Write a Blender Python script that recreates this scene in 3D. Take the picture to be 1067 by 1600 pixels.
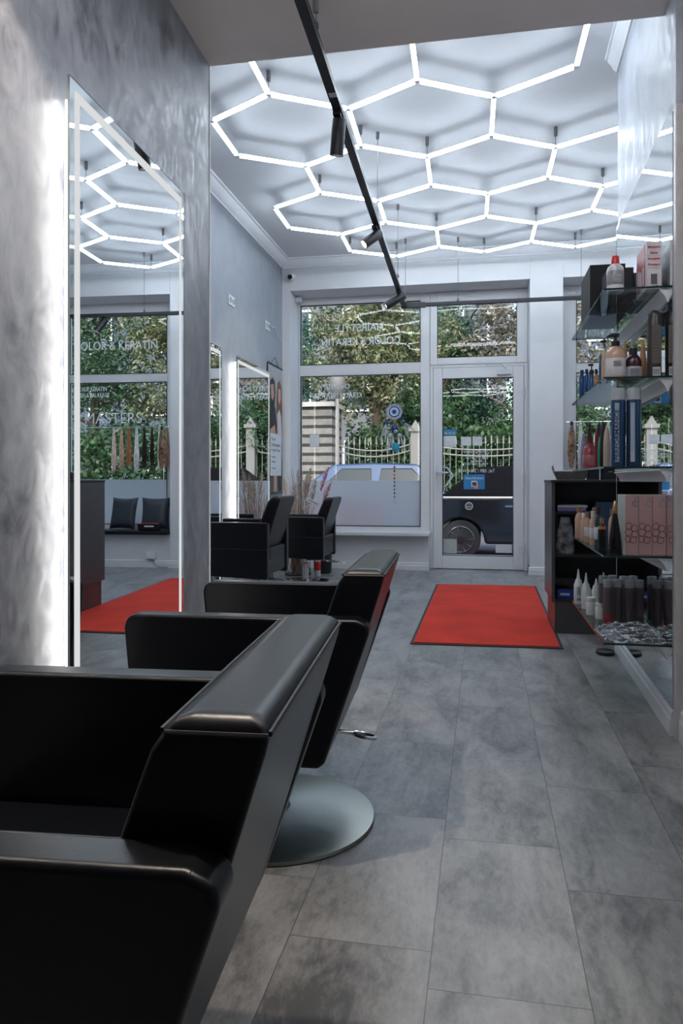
import bpy, bmesh, math, random
from mathutils import Vector, Matrix
import numpy as np
PI = math.pi
random.seed(7); rng = np.random.default_rng(7)
for o in list(bpy.data.objects): bpy.data.objects.remove(o)
S = bpy.context.scene
C = S.collection

# ------------------------------------------------------------------ camera, world, sun, exposure
cam = bpy.data.cameras.new('camera'); camo = bpy.data.objects.new('camera', cam); C.objects.link(camo)
camo.location = (0, 0, 1.0); camo.rotation_euler = (PI/2, 0, 0.1892)
cam.sensor_fit = 'VERTICAL'; cam.sensor_height = 36; cam.lens = 1155/1600*36
cam.shift_y = -49.5/1600; cam.clip_start = 0.02; cam.clip_end = 300
S.camera = camo
S.view_settings.view_transform = 'Standard'; S.view_settings.look = 'None'
S.view_settings.gamma = 1; S.view_settings.use_curve_mapping = False
S.view_settings.exposure = 1.0

w = bpy.data.worlds.new('world'); S.world = w; w.use_nodes = True
wn = w.node_tree.nodes; wl = w.node_tree.links
sky = wn.new('ShaderNodeTexSky'); sky.sky_type = 'NISHITA'; sky.sun_disc = False
sky.sun_elevation = math.radians(42); sky.sun_rotation = math.radians(160); sky.dust_density = 3.0
wl.new(sky.outputs[0], wn['Background'].inputs[0]); wn['Background'].inputs[1].default_value = 0.30
sd = bpy.data.lights.new('sun', 'SUN'); sd.energy = 1.3; sd.angle = math.radians(2); sd.color = (1, .95, .87)
so = bpy.data.objects.new('sun', sd); C.objects.link(so); so.rotation_euler = (math.radians(50), 0, math.radians(-35))
so.location = (0, 0, 30)

HEX_E = 11.5; LED_E = 5.0; STRIP_E = 0.36; NEAR_E = 8.5

# ------------------------------------------------------------------ material helpers
def newmat(name):
    m = bpy.data.materials.new(name); m.use_nodes = True
    n = m.node_tree.nodes; l = m.node_tree.links
    return m, n, l, n['Principled BSDF']
def pm(name, col, rough=.5, metal=0., var=.06, scale=30., bump=0., spec=None, coat=0., trans=0.):
    m, n, l, b = newmat(name)
    b.inputs['Roughness'].default_value = rough; b.inputs['Metallic'].default_value = metal
    if spec is not None: b.inputs['Specular IOR Level'].default_value = spec
    if coat: b.inputs['Coat Weight'].default_value = coat; b.inputs['Coat Roughness'].default_value = .08
    if trans: b.inputs['Transmission Weight'].default_value = trans
    tc = n.new('ShaderNodeTexCoord'); nz = n.new('ShaderNodeTexNoise'); nz.inputs['Scale'].default_value = scale
    nz.inputs['Detail'].default_value = 4
    l.new(tc.outputs['Object'], nz.inputs['Vector'])
    rp = n.new('ShaderNodeValToRGB')
    a = [max(0, c*(1-var)) for c in col]; z = [min(1, c*(1+var)) for c in col]
    rp.color_ramp.elements[0].position = .3; rp.color_ramp.elements[1].position = .7
    rp.color_ramp.elements[0].color = (*a, 1); rp.color_ramp.elements[1].color = (*z, 1)
    l.new(nz.outputs['Fac'], rp.inputs['Fac']); l.new(rp.outputs['Color'], b.inputs['Base Color'])
    if bump:
        bp = n.new('ShaderNodeBump'); bp.inputs['Strength'].default_value = bump; bp.inputs['Distance'].default_value = .002
        l.new(nz.outputs['Fac'], bp.inputs['Height']); l.new(bp.outputs[0], b.inputs['Normal'])
    return m
def emis(name, col, e):
    m = bpy.data.materials.new(name); m.use_nodes = True; n = m.node_tree.nodes; l = m.node_tree.links
    n.remove(n['Principled BSDF']); em = n.new('ShaderNodeEmission'); em.inputs[0].default_value = (*col, 1); em.inputs[1].default_value = e
    l.new(em.outputs[0], n['Material Output'].inputs[0]); return m
def thin_glass(name, tint=(.93, .96, .95), ior=1.45, rough=0.):
    m = bpy.data.materials.new(name); m.use_nodes = True; n = m.node_tree.nodes; l = m.node_tree.links
    n.remove(n['Principled BSDF']); t = n.new('ShaderNodeBsdfTransparent'); t.inputs[0].default_value = (*tint, 1)
    g = n.new('ShaderNodeBsdfGlossy'); g.inputs['Roughness'].default_value = rough
    lw = n.new('ShaderNodeLayerWeight'); lw.inputs[0].default_value = .5; mx = n.new('ShaderNodeMixShader')
    f0 = ((ior-1)/(ior+1))**2; p5 = n.new('ShaderNodeMath'); p5.operation = 'POWER'; p5.inputs[1].default_value = 5; l.new(lw.outputs['Facing'], p5.inputs[0])
    ma = n.new('ShaderNodeMath'); ma.operation = 'MULTIPLY_ADD'; ma.inputs[1].default_value = 1-f0; ma.inputs[2].default_value = f0; l.new(p5.outputs[0], ma.inputs[0])
    l.new(ma.outputs[0], mx.inputs[0]); l.new(t.outputs[0], mx.inputs[1]); l.new(g.outputs[0], mx.inputs[2])
    l.new(mx.outputs[0], n['Material Output'].inputs[0]); return m
def math_node(n, l, op, a, b=None):
    k = n.new('ShaderNodeMath'); k.operation = op
    for i, v in enumerate((a, b)):
        if v is None: continue
        if isinstance(v, (int, float)): k.inputs[i].default_value = v
        else: l.new(v, k.inputs[i])
    return k.outputs[0]

def floor_mat():
    m, n, l, b = newmat('vinyl_floor')
    geo = n.new('ShaderNodeNewGeometry'); sp = n.new('ShaderNodeSeparateXYZ'); l.new(geo.outputs['Position'], sp.inputs[0])
    M = lambda op, a, b_=None: math_node(n, l, op, a, b_)
    u = M('DIVIDE', M('ADD', sp.outputs[0], .1075), .3105); c = M('FLOOR', u); fu = M('FRACT', u)
    rp = n.new('ShaderNodeValToRGB'); cr = rp.color_ramp; cr.interpolation = 'CONSTANT'
    offs = [.30, .52, .08, .44, .25, .60, .35, .116, .0, .416, .03, .5, .2, .36, .1, .55]   # columns -8 .. 7
    while len(cr.elements) < 16: cr.elements.new(.5)
    for i, e in enumerate(cr.elements): e.position = i/16; e.color = (offs[i],)*3 + (1,)
    l.new(M('DIVIDE', M('ADD', c, 8.5), 16), rp.inputs['Fac'])
    v = M('DIVIDE', M('SUBTRACT', M('SUBTRACT', sp.outputs[1], 1.46-6.24), rp.outputs['Color']), .624)
    r = M('FLOOR', v); fv = M('FRACT', v)
    du = M('MULTIPLY', M('MINIMUM', fu, M('SUBTRACT', 1, fu)), .3105)
    dv = M('MULTIPLY', M('MINIMUM', fv, M('SUBTRACT', 1, fv)), .624)
    seam = M('LESS_THAN', M('MINIMUM', du, dv), .0012)
    cmb = n.new('ShaderNodeCombineXYZ'); l.new(c, cmb.inputs[0]); l.new(r, cmb.inputs[1])
    wn_ = n.new('ShaderNodeTexWhiteNoise'); wn_.noise_dimensions = '2D'; l.new(cmb.outputs[0], wn_.inputs['Vector'])
    # texture coordinates: tile-local with random shift
    va = n.new('ShaderNodeVectorMath'); va.operation = 'MULTIPLY_ADD'
    l.new(wn_.outputs['Color'], va.inputs[0]); va.inputs[1].default_value = (9, 9, 9); l.new(geo.outputs['Position'], va.inputs[2])
    mp = n.new('ShaderNodeMapping'); l.new(va.outputs[0], mp.inputs[0]); mp.inputs['Scale'].default_value = (1.4, .55, 1)
    n1 = n.new('ShaderNodeTexNoise'); n1.inputs['Scale'].default_value = 5; n1.inputs['Detail'].default_value = 9; n1.inputs['Roughness'].default_value = .62
    n1.inputs['Distortion'].default_value = .4; l.new(mp.outputs[0], n1.inputs['Vector'])
    n2 = n.new('ShaderNodeTexNoise'); n2.inputs['Scale'].default_value = 42; n2.inputs['Detail'].default_value = 8; n2.inputs['Roughness'].default_value = .75
    l.new(mp.outputs[0], n2.inputs['Vector'])
    mixf = M('ADD', M('MULTIPLY', n1.outputs['Fac'], .62), M('MULTIPLY', n2.outputs['Fac'], .38))
    mixf = M('ADD', mixf, M('MULTIPLY', M('SUBTRACT', wn_.outputs['Value'], .5), .05))
    r2 = n.new('ShaderNodeValToRGB'); e = r2.color_ramp.elements
    e[0].position = .385; e[0].color = (.090, .090, .088, 1); e[1].position = .61; e[1].color = (.29, .288, .28, 1)
    k = e.new(.5); k.color = (.205, .203, .198, 1)
    l.new(mixf, r2.inputs['Fac'])
    mx = n.new('ShaderNodeMixRGB'); l.new(M('MULTIPLY', seam, .75), mx.inputs[0]); l.new(r2.outputs[0], mx.inputs[1]); mx.inputs[2].default_value = (.03, .03, .03, 1)
    l.new(mx.outputs[0], b.inputs['Base Color'])
    rr = n.new('ShaderNodeMapRange'); rr.inputs['To Min'].default_value = .24; rr.inputs['To Max'].default_value = .42
    l.new(n2.outputs['Fac'], rr.inputs[0]); l.new(rr.outputs[0], b.inputs['Roughness'])
    bp = n.new('ShaderNodeBump'); bp.inputs['Strength'].default_value = .15; bp.inputs['Distance'].default_value = .002
    l.new(M('SUBTRACT', n2.outputs['Fac'], seam), bp.inputs['Height']); l.new(bp.outputs[0], b.inputs['Normal'])
    return m
def plaster_mat(name, lo, hi, rough=.42, strokes=1.0):
    m, n, l, b = newmat(name)
    geo = n.new('ShaderNodeNewGeometry'); mp = n.new('ShaderNodeMapping'); l.new(geo.outputs['Position'], mp.inputs[0]); mp.inputs['Scale'].default_value = (1, 1.5, 1.0)
    n1 = n.new('ShaderNodeTexNoise'); n1.inputs['Scale'].default_value = 2.2; n1.inputs['Detail'].default_value = 8; n1.inputs['Distortion'].default_value = 1.1; n1.inputs['Roughness'].default_value = .6
    l.new(mp.outputs[0], n1.inputs['Vector'])
    n2 = n.new('ShaderNodeTexNoise'); n2.inputs['Scale'].default_value = 8; n2.inputs['Detail'].default_value = 5; n2.inputs['Distortion'].default_value = 1.8
    mp2 = n.new('ShaderNodeMapping'); l.new(geo.outputs['Position'], mp2.inputs[0]); mp2.inputs['Scale'].default_value = (1, 1.5, .9); mp2.inputs['Rotation'].default_value = (.5, 0, 0)
    l.new(mp2.outputs[0], n2.inputs['Vector'])
    ad = math_node(n, l, 'ADD', math_node(n, l, 'MULTIPLY', n1.outputs['Fac'], .55), math_node(n, l, 'MULTIPLY', n2.outputs['Fac'], .45))
    rp = n.new('ShaderNodeValToRGB'); rp.color_ramp.elements[0].position = .36; rp.color_ramp.elements[1].position = .64
    rp.color_ramp.elements[0].color = (*lo, 1); rp.color_ramp.elements[1].color = (*hi, 1)
    l.new(ad, rp.inputs[0]); l.new(rp.outputs[0], b.inputs['Base Color'])
    rr = n.new('ShaderNodeMapRange'); rr.inputs['From Min'].default_value = .35; rr.inputs['From Max'].default_value = .65
    rr.inputs['To Min'].default_value = rough-.14; rr.inputs['To Max'].default_value = rough+.14
    l.new(n2.outputs['Fac'], rr.inputs[0]); l.new(rr.outputs[0], b.inputs['Roughness'])
    bp = n.new('ShaderNodeBump'); bp.inputs['Strength'].default_value = .22*strokes; bp.inputs['Distance'].default_value = .008
    l.new(ad, bp.inputs['Height']); l.new(bp.outputs[0], b.inputs['Normal'])
    return m
def leaf_mat(name, cols, sc=.9):
    m, n, l, b = newmat(name)
    geo = n.new('ShaderNodeNewGeometry')
    n1 = n.new('ShaderNodeTexNoise'); n1.inputs['Scale'].default_value = sc*3; n1.inputs['Detail'].default_value = 6
    l.new(geo.outputs['Position'], n1.inputs['Vector'])
    rp = n.new('ShaderNodeValToRGB'); e = rp.color_ramp.elements
    e[0].position = .3; e[0].color = (*cols[0], 1); e[1].position = .68; e[1].color = (*cols[2], 1); k = e.new(.5); k.color = (*cols[1], 1)
    l.new(n1.outputs['Fac'], rp.inputs[0]); l.new(rp.outputs[0], b.inputs['Base Color']); b.inputs['Roughness'].default_value = .45
    tr = n.new('ShaderNodeBsdfTranslucent'); l.new(rp.outputs[0], tr.inputs[0])
    mx = n.new('ShaderNodeMixShader'); mx.inputs[0].default_value = .35
    l.new(b.outputs[0], mx.inputs[1]); l.new(tr.outputs[0], mx.inputs[2]); l.new(mx.outputs[0], n['Material Output'].inputs[0])
    return m
def rug_mat():
    m, n, l, b = newmat('red_carpet')
    geo = n.new('ShaderNodeNewGeometry')
    n1 = n.new('ShaderNodeTexNoise'); n1.inputs['Scale'].default_value = 3.5; n1.inputs['Detail'].default_value = 5
    n2 = n.new('ShaderNodeTexNoise'); n2.inputs['Scale'].default_value = 400
    l.new(geo.outputs['Position'], n1.inputs['Vector']); l.new(geo.outputs['Position'], n2.inputs['Vector'])
    rp = n.new('ShaderNodeValToRGB'); e = rp.color_ramp.elements
    e[0].position = .3; e[0].color = (.40, .010, .004, 1); e[1].position = .7; e[1].color = (.66, .028, .010, 1)
    l.new(math_node(n, l, 'ADD', math_node(n, l, 'MULTIPLY', n1.outputs[0], .7), math_node(n, l, 'MULTIPLY', n2.outputs[0], .3)), rp.inputs[0])
    l.new(rp.outputs[0], b.inputs['Base Color']); b.inputs['Roughness'].default_value = .95; b.inputs['Sheen Weight'].default_value = .3
    b.inputs['Sheen Tint'].default_value = (1, .2, .1, 1)
    bp = n.new('ShaderNodeBump'); bp.inputs['Strength'].default_value = .5; bp.inputs['Distance'].default_value = .003
    l.new(n2.outputs[0], bp.inputs['Height']); l.new(bp.outputs[0], b.inputs['Normal']); return m
def brushed_mat():
    m, n, l, b = newmat('brushed_steel')
    b.inputs['Metallic'].default_value = 1; b.inputs['Base Color'].default_value = (.29, .305, .28, 1); b.inputs['Roughness'].default_value = .30
    b.inputs['Anisotropic'].default_value = .8
    tg = n.new('ShaderNodeTangent'); tg.direction_type = 'RADIAL'; tg.axis = 'Z'; l.new(tg.outputs[0], b.inputs['Tangent'])
    tc = n.new('ShaderNodeTexCoord'); wv = n.new('ShaderNodeTexWave'); wv.wave_type = 'RINGS'; wv.rings_direction = 'Z'; wv.inputs['Scale'].default_value = 90; wv.inputs['Distortion'].default_value = 1
    l.new(tc.outputs['Object'], wv.inputs[0]); bp = n.new('ShaderNodeBump'); bp.inputs['Strength'].default_value = .05; bp.inputs['Distance'].default_value = .001
    l.new(wv.outputs['Fac'], bp.inputs['Height']); l.new(bp.outputs[0], b.inputs['Normal']); return m
def stone_mat():
    m, n, l, b = newmat('banded_stone')
    geo = n.new('ShaderNodeNewGeometry'); br = n.new('ShaderNodeTexBrick')
    mp = n.new('ShaderNodeMapping'); mp.inputs['Rotation'].default_value = (PI/2, 0, 0); l.new(geo.outputs['Position'], mp.inputs[0]); l.new(mp.outputs[0], br.inputs[0])
    br.inputs['Color1'].default_value = (.26, .25, .235, 1); br.inputs['Color2'].default_value = (.20, .195, .18, 1); br.inputs['Mortar'].default_value = (.03, .03, .028, 1)
    br.inputs['Scale'].default_value = 1; br.inputs['Brick Width'].default_value = 6.0; br.inputs['Row Height'].default_value = .24; br.inputs['Mortar Size'].default_value = .045
    n1 = n.new('ShaderNodeTexNoise'); n1.inputs['Scale'].default_value = 6; n1.inputs['Detail'].default_value = 7; l.new(geo.outputs['Position'], n1.inputs[0])
    mx = n.new('ShaderNodeMixRGB'); mx.blend_type = 'MULTIPLY'; mx.inputs[0].default_value = .7
    l.new(br.outputs[0], mx.inputs[1]); l.new(n1.outputs[0], mx.inputs[2]); l.new(mx.outputs[0], b.inputs['Base Color']); b.inputs['Roughness'].default_value = .9
    return m
def film_mat():
    m = bpy.data.materials.new('frosted_film'); m.use_nodes = True; n = m.node_tree.nodes; l = m.node_tree.links
    n.remove(n['Principled BSDF']); d = n.new('ShaderNodeBsdfDiffuse'); t = n.new('ShaderNodeBsdfTranslucent'); p = n.new('ShaderNodeBsdfTransparent')
    g = n.new('ShaderNodeTexNoise'); g.inputs['Scale'].default_value = 300
    rp = n.new('ShaderNodeValToRGB'); rp.color_ramp.elements[0].color = (.70, .72, .73, 1); rp.color_ramp.elements[1].color = (.80, .82, .83, 1); l.new(g.outputs[0], rp.inputs[0])
    l.new(rp.outputs[0], d.inputs[0]); l.new(rp.outputs[0], t.inputs[0])
    a = n.new('ShaderNodeMixShader'); a.inputs[0].default_value = .5; l.new(d.outputs[0], a.inputs[1]); l.new(t.outputs[0], a.inputs[2])
    p = n.new('ShaderNodeBsdfRefraction'); p.inputs['IOR'].default_value = 1.15; p.inputs['Roughness'].default_value = .55; p.inputs[0].default_value = (.95, .96, .97, 1)
    b = n.new('ShaderNodeMixShader'); b.inputs[0].default_value = .45; l.new(a.outputs[0], b.inputs[1]); l.new(p.outputs[0], b.inputs[2])
    l.new(b.outputs[0], n['Material Output'].inputs[0]); return m
def asphalt(): return pm('asphalt', (.09, .09, .095), .9, var=.3, scale=60, bump=.4)

MT = dict(
 floor=floor_mat(), plaster=plaster_mat('grey_plaster', (.085, .092, .112), (.27, .28, .31)),
 plaster_far=plaster_mat('pale_blue_plaster', (.24, .27, .31), (.33, .36, .40), .5, .4),
 plaster_white=plaster_mat('pearl_plaster', (.36, .385, .43), (.54, .57, .63), .44, .9),
 white=pm('white_paint', (.62, .63, .65), .55, var=.02, scale=8), ceil=pm('ceiling_paint', (.66, .68, .71), .7, var=.02, scale=5),
 lowceil=pm('taupe_ceiling_paint', (.74, .68, .64), .6, var=.03, scale=4),
 frame=pm('window_plastic', (.66, .67, .68), .35, var=.02, scale=6), gasket=pm('black_gasket', (.01, .012, .012), .5),
 glass=thin_glass('window_glass', (.95, .975, .97), 1.28), shelf=thin_glass('shelf_glass', (.84, .91, .89), 1.5), edge=pm('dark_glass_edge', (.008, .028, .026), .12),
 leather=pm('black_leather', (.0028, .0036, .0058), .33, var=.2, scale=140, bump=.08, spec=.34), seam=pm('seam_thread', (.008, .009, .012), .5),
 chrome=pm('chrome', (.6, .6, .6), .1, 1., var=.02), steel=brushed_mat(), black=pm('matt_black', (.010, .010, .012), .45, var=.1),
 track=pm('black_anodised', (.005, .007, .010), .42, var=.1), darkwood=pm('black_laminate', (.016, .014, .015), .35, var=.2, scale=12),
 panel=pm('dark_grey_laminate', (.055, .055, .058), .32, var=.1, scale=8),
 rug=rug_mat(), rubber=pm('black_rubber', (.012, .012, .014), .7),
 hexe=emis('lit_tube', (.80, .90, 1.0), HEX_E), led=emis('led_backlight', (1, .97, .93), LED_E), strip=emis('lit_mirror_band', (.97, .99, 1.0), STRIP_E),
 neare=emis('lit_near_tube', (.95, .95, 1.0), NEAR_E), lampface=emis('lit_lamp_face', (1, .93, .84), 6), lampoff=pm('lamp_lens', (.2, .2, .2), .2),
 joint=pm('white_plastic', (.6, .62, .65), .4), cable=pm('grey_cable', (.12, .12, .13), .5),
 film=film_mat(), letter=pm('white_vinyl', (.72, .76, .78), .6), paper=pm('white_paper', (.62, .64, .66), .8), stone=stone_mat(), asphalt=asphalt(),
 pave=pm('pale_paving', (.32, .31, .30), .9, var=.15, scale=5), iron=pm('pale_iron', (.17, .17, .165), .6, var=.2), bark=pm('bark', (.07, .05, .035), .9, var=.4, scale=12, bump=.6),
)
def mirror_mat():
    m, n, l, b = newmat('mirror_silver'); b.inputs['Base Color'].default_value = (.84, .87, .88, 1); b.inputs['Metallic'].default_value = 1; b.inputs['Roughness'].default_value = 0.0
    return m
MT['mirror'] = mirror_mat()
_cc = {}
def col(r, g, b, rough=.35, metal=0.):
    k = (r, g, b, rough, metal)
    if k not in _cc: _cc[k] = pm('paint_%d' % len(_cc), (r, g, b), rough, metal, var=.04)
    return _cc[k]

# ------------------------------------------------------------------ mesh helpers
class MB:
    def __init__(s): s.b = bmesh.new()
    def face(s, pts):
        try: return s.b.faces.new([s.b.verts.new(p) for p in pts])
        except Exception: return None
    def box(s, x0, x1, y0, y1, z0, z1, M=None):
        P = [(x, y, z) for x in (x0, x1) for y in (y0, y1) for z in (z0, z1)]
        if M is not None: P = [tuple(M @ Vector(p)) for p in P]
        v = [s.b.verts.new(p) for p in P]
        for f in ((0, 1, 3, 2), (4, 6, 7, 5), (0, 4, 5, 1), (2, 3, 7, 6), (0, 2, 6, 4), (1, 5, 7, 3)): s.b.faces.new([v[i] for i in f])
        return s
    def prism(s, poly, axis, a, b, M=None):
        def mk(u, w, t):
            p = {'x': (t, u, w), 'y': (u, t, w), 'z': (u, w, t)}[axis]
            return tuple(M @ Vector(p)) if M is not None else p
        A = [s.b.verts.new(mk(u, w, a)) for u, w in poly]; B = [s.b.verts.new(mk(u, w, b)) for u, w in poly]
        n = len(poly); s.b.faces.new(A); s.b.faces.new(B[::-1])
        for i in range(n): s.b.faces.new([A[i], B[i], B[(i+1) % n], A[(i+1) % n]][::-1])
        return s
    def tube(s, pts, r, n=8, caps=True, closed=False):
        pts = [Vector(p) for p in pts]; R = r if isinstance(r, (list, tuple)) else [r]*len(pts); rings = []
        up = None
        for i, p in enumerate(pts):
            if closed: d = pts[(i+1) % len(pts)]-pts[i-1]
            else: d = (pts[min(i+1, len(pts)-1)]-pts[max(i-1, 0)])
            d.normalize()
            if up is None: up = Vector((0, 0, 1)) if abs(d.z) < .9 else Vector((1, 0, 0))
            a = d.cross(up)
            if a.length < 1e-4: a = d.cross(Vector((0, 1, 0)))
            a.normalize(); b_ = a.cross(d).normalized(); up = b_
            rings.append([s.b.verts.new(p+a*math.cos(2*PI*k/n)*R[i]+b_*math.sin(2*PI*k/n)*R[i]) for k in range(n)])
        m = len(rings)
        for i in range(m if closed else m-1):
            A, B = rings[i], rings[(i+1) % m]
            for k in range(n): s.b.faces.new([A[k], A[(k+1) % n], B[(k+1) % n], B[k]])
        if caps and not closed: s.b.faces.new(rings[0][::-1]); s.b.faces.new(rings[-1])
        return s
    def lathe(s, prof, n=24, c=(0, 0, 0), M=None, sx=1., sy=1.):
        rings = []
        for r, z in prof:
            ring = []
            for k in range(n if r > 1e-6 else 1):
                a = 2*PI*k/n; p = Vector((c[0]+r*sx*math.cos(a), c[1]+r*sy*math.sin(a), c[2]+z))
                if M is not None: p = M @ p
                ring.append(s.b.verts.new(p))
            rings.append(ring)
        for A, B in zip(rings, rings[1:]):
            if len(A) == 1 and len(B) == 1: continue
            for k in range(n):
                if len(A) == 1: s.b.faces.new([A[0], B[(k+1) % n], B[k]])
                elif len(B) == 1: s.b.faces.new([A[k], A[(k+1) % n], B[0]])
                else: s.b.faces.new([A[k], A[(k+1) % n], B[(k+1) % n], B[k]])
        if len(rings[0]) > 1: s.b.faces.new(rings[0][::-1])
        if len(rings[-1]) > 1: s.b.faces.new(rings[-1])
        return s
    def build(s, name, m, parent=None, smooth=False, bevel=0., seg=3, loc=None, subsurf=0):
        bmesh.ops.recalc_face_normals(s.b, faces=s.b.faces)
        me = bpy.data.meshes.new(name); s.b.to_mesh(me); s.b.free()
        for mm in (m if isinstance(m, (list, tuple)) else [m]): me.materials.append(mm)
        if smooth or bevel:
            for p in me.polygons: p.use_smooth = True
            if smooth and not bevel:
                try: me.set_sharp_from_angle(angle=math.radians(42))
                except Exception: pass
        o = bpy.data.objects.new(name, me); C.objects.link(o)
        if parent is not None: o.parent = parent
        if loc: o.location = loc
        if bevel:
            q = o.modifiers.new('bevel', 'BEVEL'); q.width = bevel; q.segments = seg; q.limit_method = 'ANGLE'; q.angle_limit = math.radians(30); q.harden_normals = False
            k = o.modifiers.new('wn', 'WEIGHTED_NORMAL'); k.keep_sharp = False
        if subsurf: q = o.modifiers.new('sub', 'SUBSURF'); q.levels = subsurf; q.render_levels = subsurf
        return o
def tag(o, label=None, cat=None, group=None, kind=None):
    if label: o['label'] = label
    if cat: o['category'] = cat
    if group: o['group'] = group
    if kind: o['kind'] = kind
    return o
def thing(name, label, cat, loc=(0, 0, 0), rz=0, group=None):
    o = bpy.data.objects.new(name, None); C.objects.link(o); o.location = loc; o.rotation_euler = (0, 0, rz); o.empty_display_size = .1
    return tag(o, label, cat, group)
def struct(o): o['kind'] = 'structure'; return o
def copy_tree(o, parent=None):
    c = o.copy(); C.objects.link(c)
    if parent is not None: c.parent = parent
    for ch in list(o.children): copy_tree(ch, c)
    return c
def text(body, name, m, loc, size, rot=(PI/2, 0, 0), parent=None, sx=1., depth=.0004, align='CENTER', width=None, bold=0.):
    cu = bpy.data.curves.new(name, 'FONT'); cu.body = body; cu.size = size; cu.align_x = align; cu.align_y = 'CENTER'; cu.extrude = depth; cu.offset = bold*size
    t = bpy.data.objects.new('tmp', cu); C.objects.link(t); bpy.context.view_layer.update()
    me = bpy.data.meshes.new_from_object(t.evaluated_get(bpy.context.evaluated_depsgraph_get()))
    bpy.data.objects.remove(t); me.materials.clear(); me.materials.append(m)
    o = bpy.data.objects.new(name, me); C.objects.link(o)
    if width:
        xs = [v.co.x for v in me.vertices]; sx = width/(max(xs)-min(xs))
    for v in me.vertices: v.co.x *= sx
    o.location = loc; o.rotation_euler = rot
    if parent is not None: o.parent = parent
    return o
OUT = (PI/2, 0, PI)      # lettering that faces the street
INW = (PI/2, 0, 0)

# ------------------------------------------------------------------ setting: floor, walls, ceilings
YF, YW = 8.04, 8.42        # inner face of the front wall, window plane
XL = -2.22                 # far left wall
MA = .03                   # slight turn of the left pier
def pierx(y): return -1.252-MA*(y-3.27)
b = MB(); b.box(-2.5, 2.7, -2.6, 8.6, -.1, 0); struct(b.build('floor', MT['floor']))
b = MB(); b.box(-2.5, 2.7, 3.27, 8.6, 3.47, 3.6); struct(b.build('ceiling', MT['ceil']))
b = MB(); b.box(-2.5, 2.7, -2.6, 3.27, 2.93, 3.6); o = struct(b.build('ceiling_low', [MT['lowceil'], MT['ceil']]))
# left pier (near left wall)
b = MB(); b.prism([(pierx(-2.6), -2.6), (pierx(3.27), 3.27), (XL-.2, 3.27), (XL-.2, -2.6)], 'z', 0, 2.93); struct(b.build('wall_left', MT['plaster']))
b = MB(); b.prism([(pierx(3.27)-.006, 3.264), (pierx(3.27)+.003, 3.264), (pierx(3.27)+.003, 3.274), (pierx(3.27)-.006, 3.274)], 'z', 0, 2.93); struct(b.build('trim_1', MT['white']))
b = MB(); b.box(XL-.2, XL, 3.27, 8.5, 0, 3.47); struct(b.build('wall_far_left', MT['plaster_far']))
b = MB(); b.box(-2.5, 2.7, -2.7, -2.6, 0, 3.0); struct(b.build('wall_back', pm('grey_wall_paint', (.25, .25, .26), .6)))
# right pier
def rx(y): return .731+.0264*(y-2.943)
b = MB(); b.prism([(rx(-2.6)+.024, -2.6), (2.7, -2.6), (2.7, 4.545), (rx(4.545), 4.545), (rx(3.06), 3.06), (rx(3.06)+.024, 3.06)], 'z', 0, 3.47); struct(b.build('wall_right', MT['plaster_white']))
b = MB(); b.box(2.4, 2.6, 4.5, 8.5, 0, 3.47); struct(b.build('wall_far_right', MT['white']))
# front wall with its two openings
b = MB()
b.box(-2.42, -2.125, YF, 8.55, 0, 3.47); b.box(.485, .825, YF, 8.55, 0, 3.47); b.box(2.3, 2.6, YF, 8.55, 0, 3.47)
b.box(-2.125, .485, YF, 8.55, 3.125, 3.47); b.box(.825, 2.3, YF, 8.55, 3.125, 3.47)
b.box(-2.125, -.59, 8.24, 8.52, 0, .405); b.box(.825, 2.3, 8.07, 8.52, 0, .38)
struct(b.build('wall_front', MT['white'], bevel=.004, seg=2))
# skirting
def skirt(pts, n, h=.085, t=.016):
    b = MB()
    for (x0, y0), (x1, y1) in zip(pts, pts[1:]):
        d = Vector((x1-x0, y1-y0, 0)); L = d.length; d.normalize(); nn = Vector((-d.y, d.x, 0))
        M = Matrix.Translation((x0, y0, 0)) @ Matrix(((d.x, nn.x, 0, 0), (d.y, nn.y, 0, 0), (0, 0, 1, 0), (0, 0, 0, 1)))
        b.prism([(0, 0), (t, 0), (t, h*.62), (t*.75, h*.68), (t*.75, h*.9), (t*.3, h), (0, h)], 'x', -t*.0, L, M)
    struct(b.build(n, MT['white']))
skirt([(-.59, 8.24), (-2.125, 8.24)], 'baseboard_front')
skirt([(.485, 8.40), (.485, YF), ], 'trim_2', .085); skirt([(.84, YF), (.47, YF)], 'trim_3')
skirt([(2.3, 8.07), (.825, 8.07)], 'baseboard_window')
skirt([(XL+.0, 3.3), (XL+.0, YF)][::-1], 'baseboard_left')
skirt([(rx(-1.5)+.024, -1.5), (rx(3.03)+.024, 3.03)], 'baseboard_near_right', .12, .02)
skirt([(rx(3.08), 3.08), (rx(4.545), 4.545)], 'baseboard_right', .10, .018)
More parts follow.
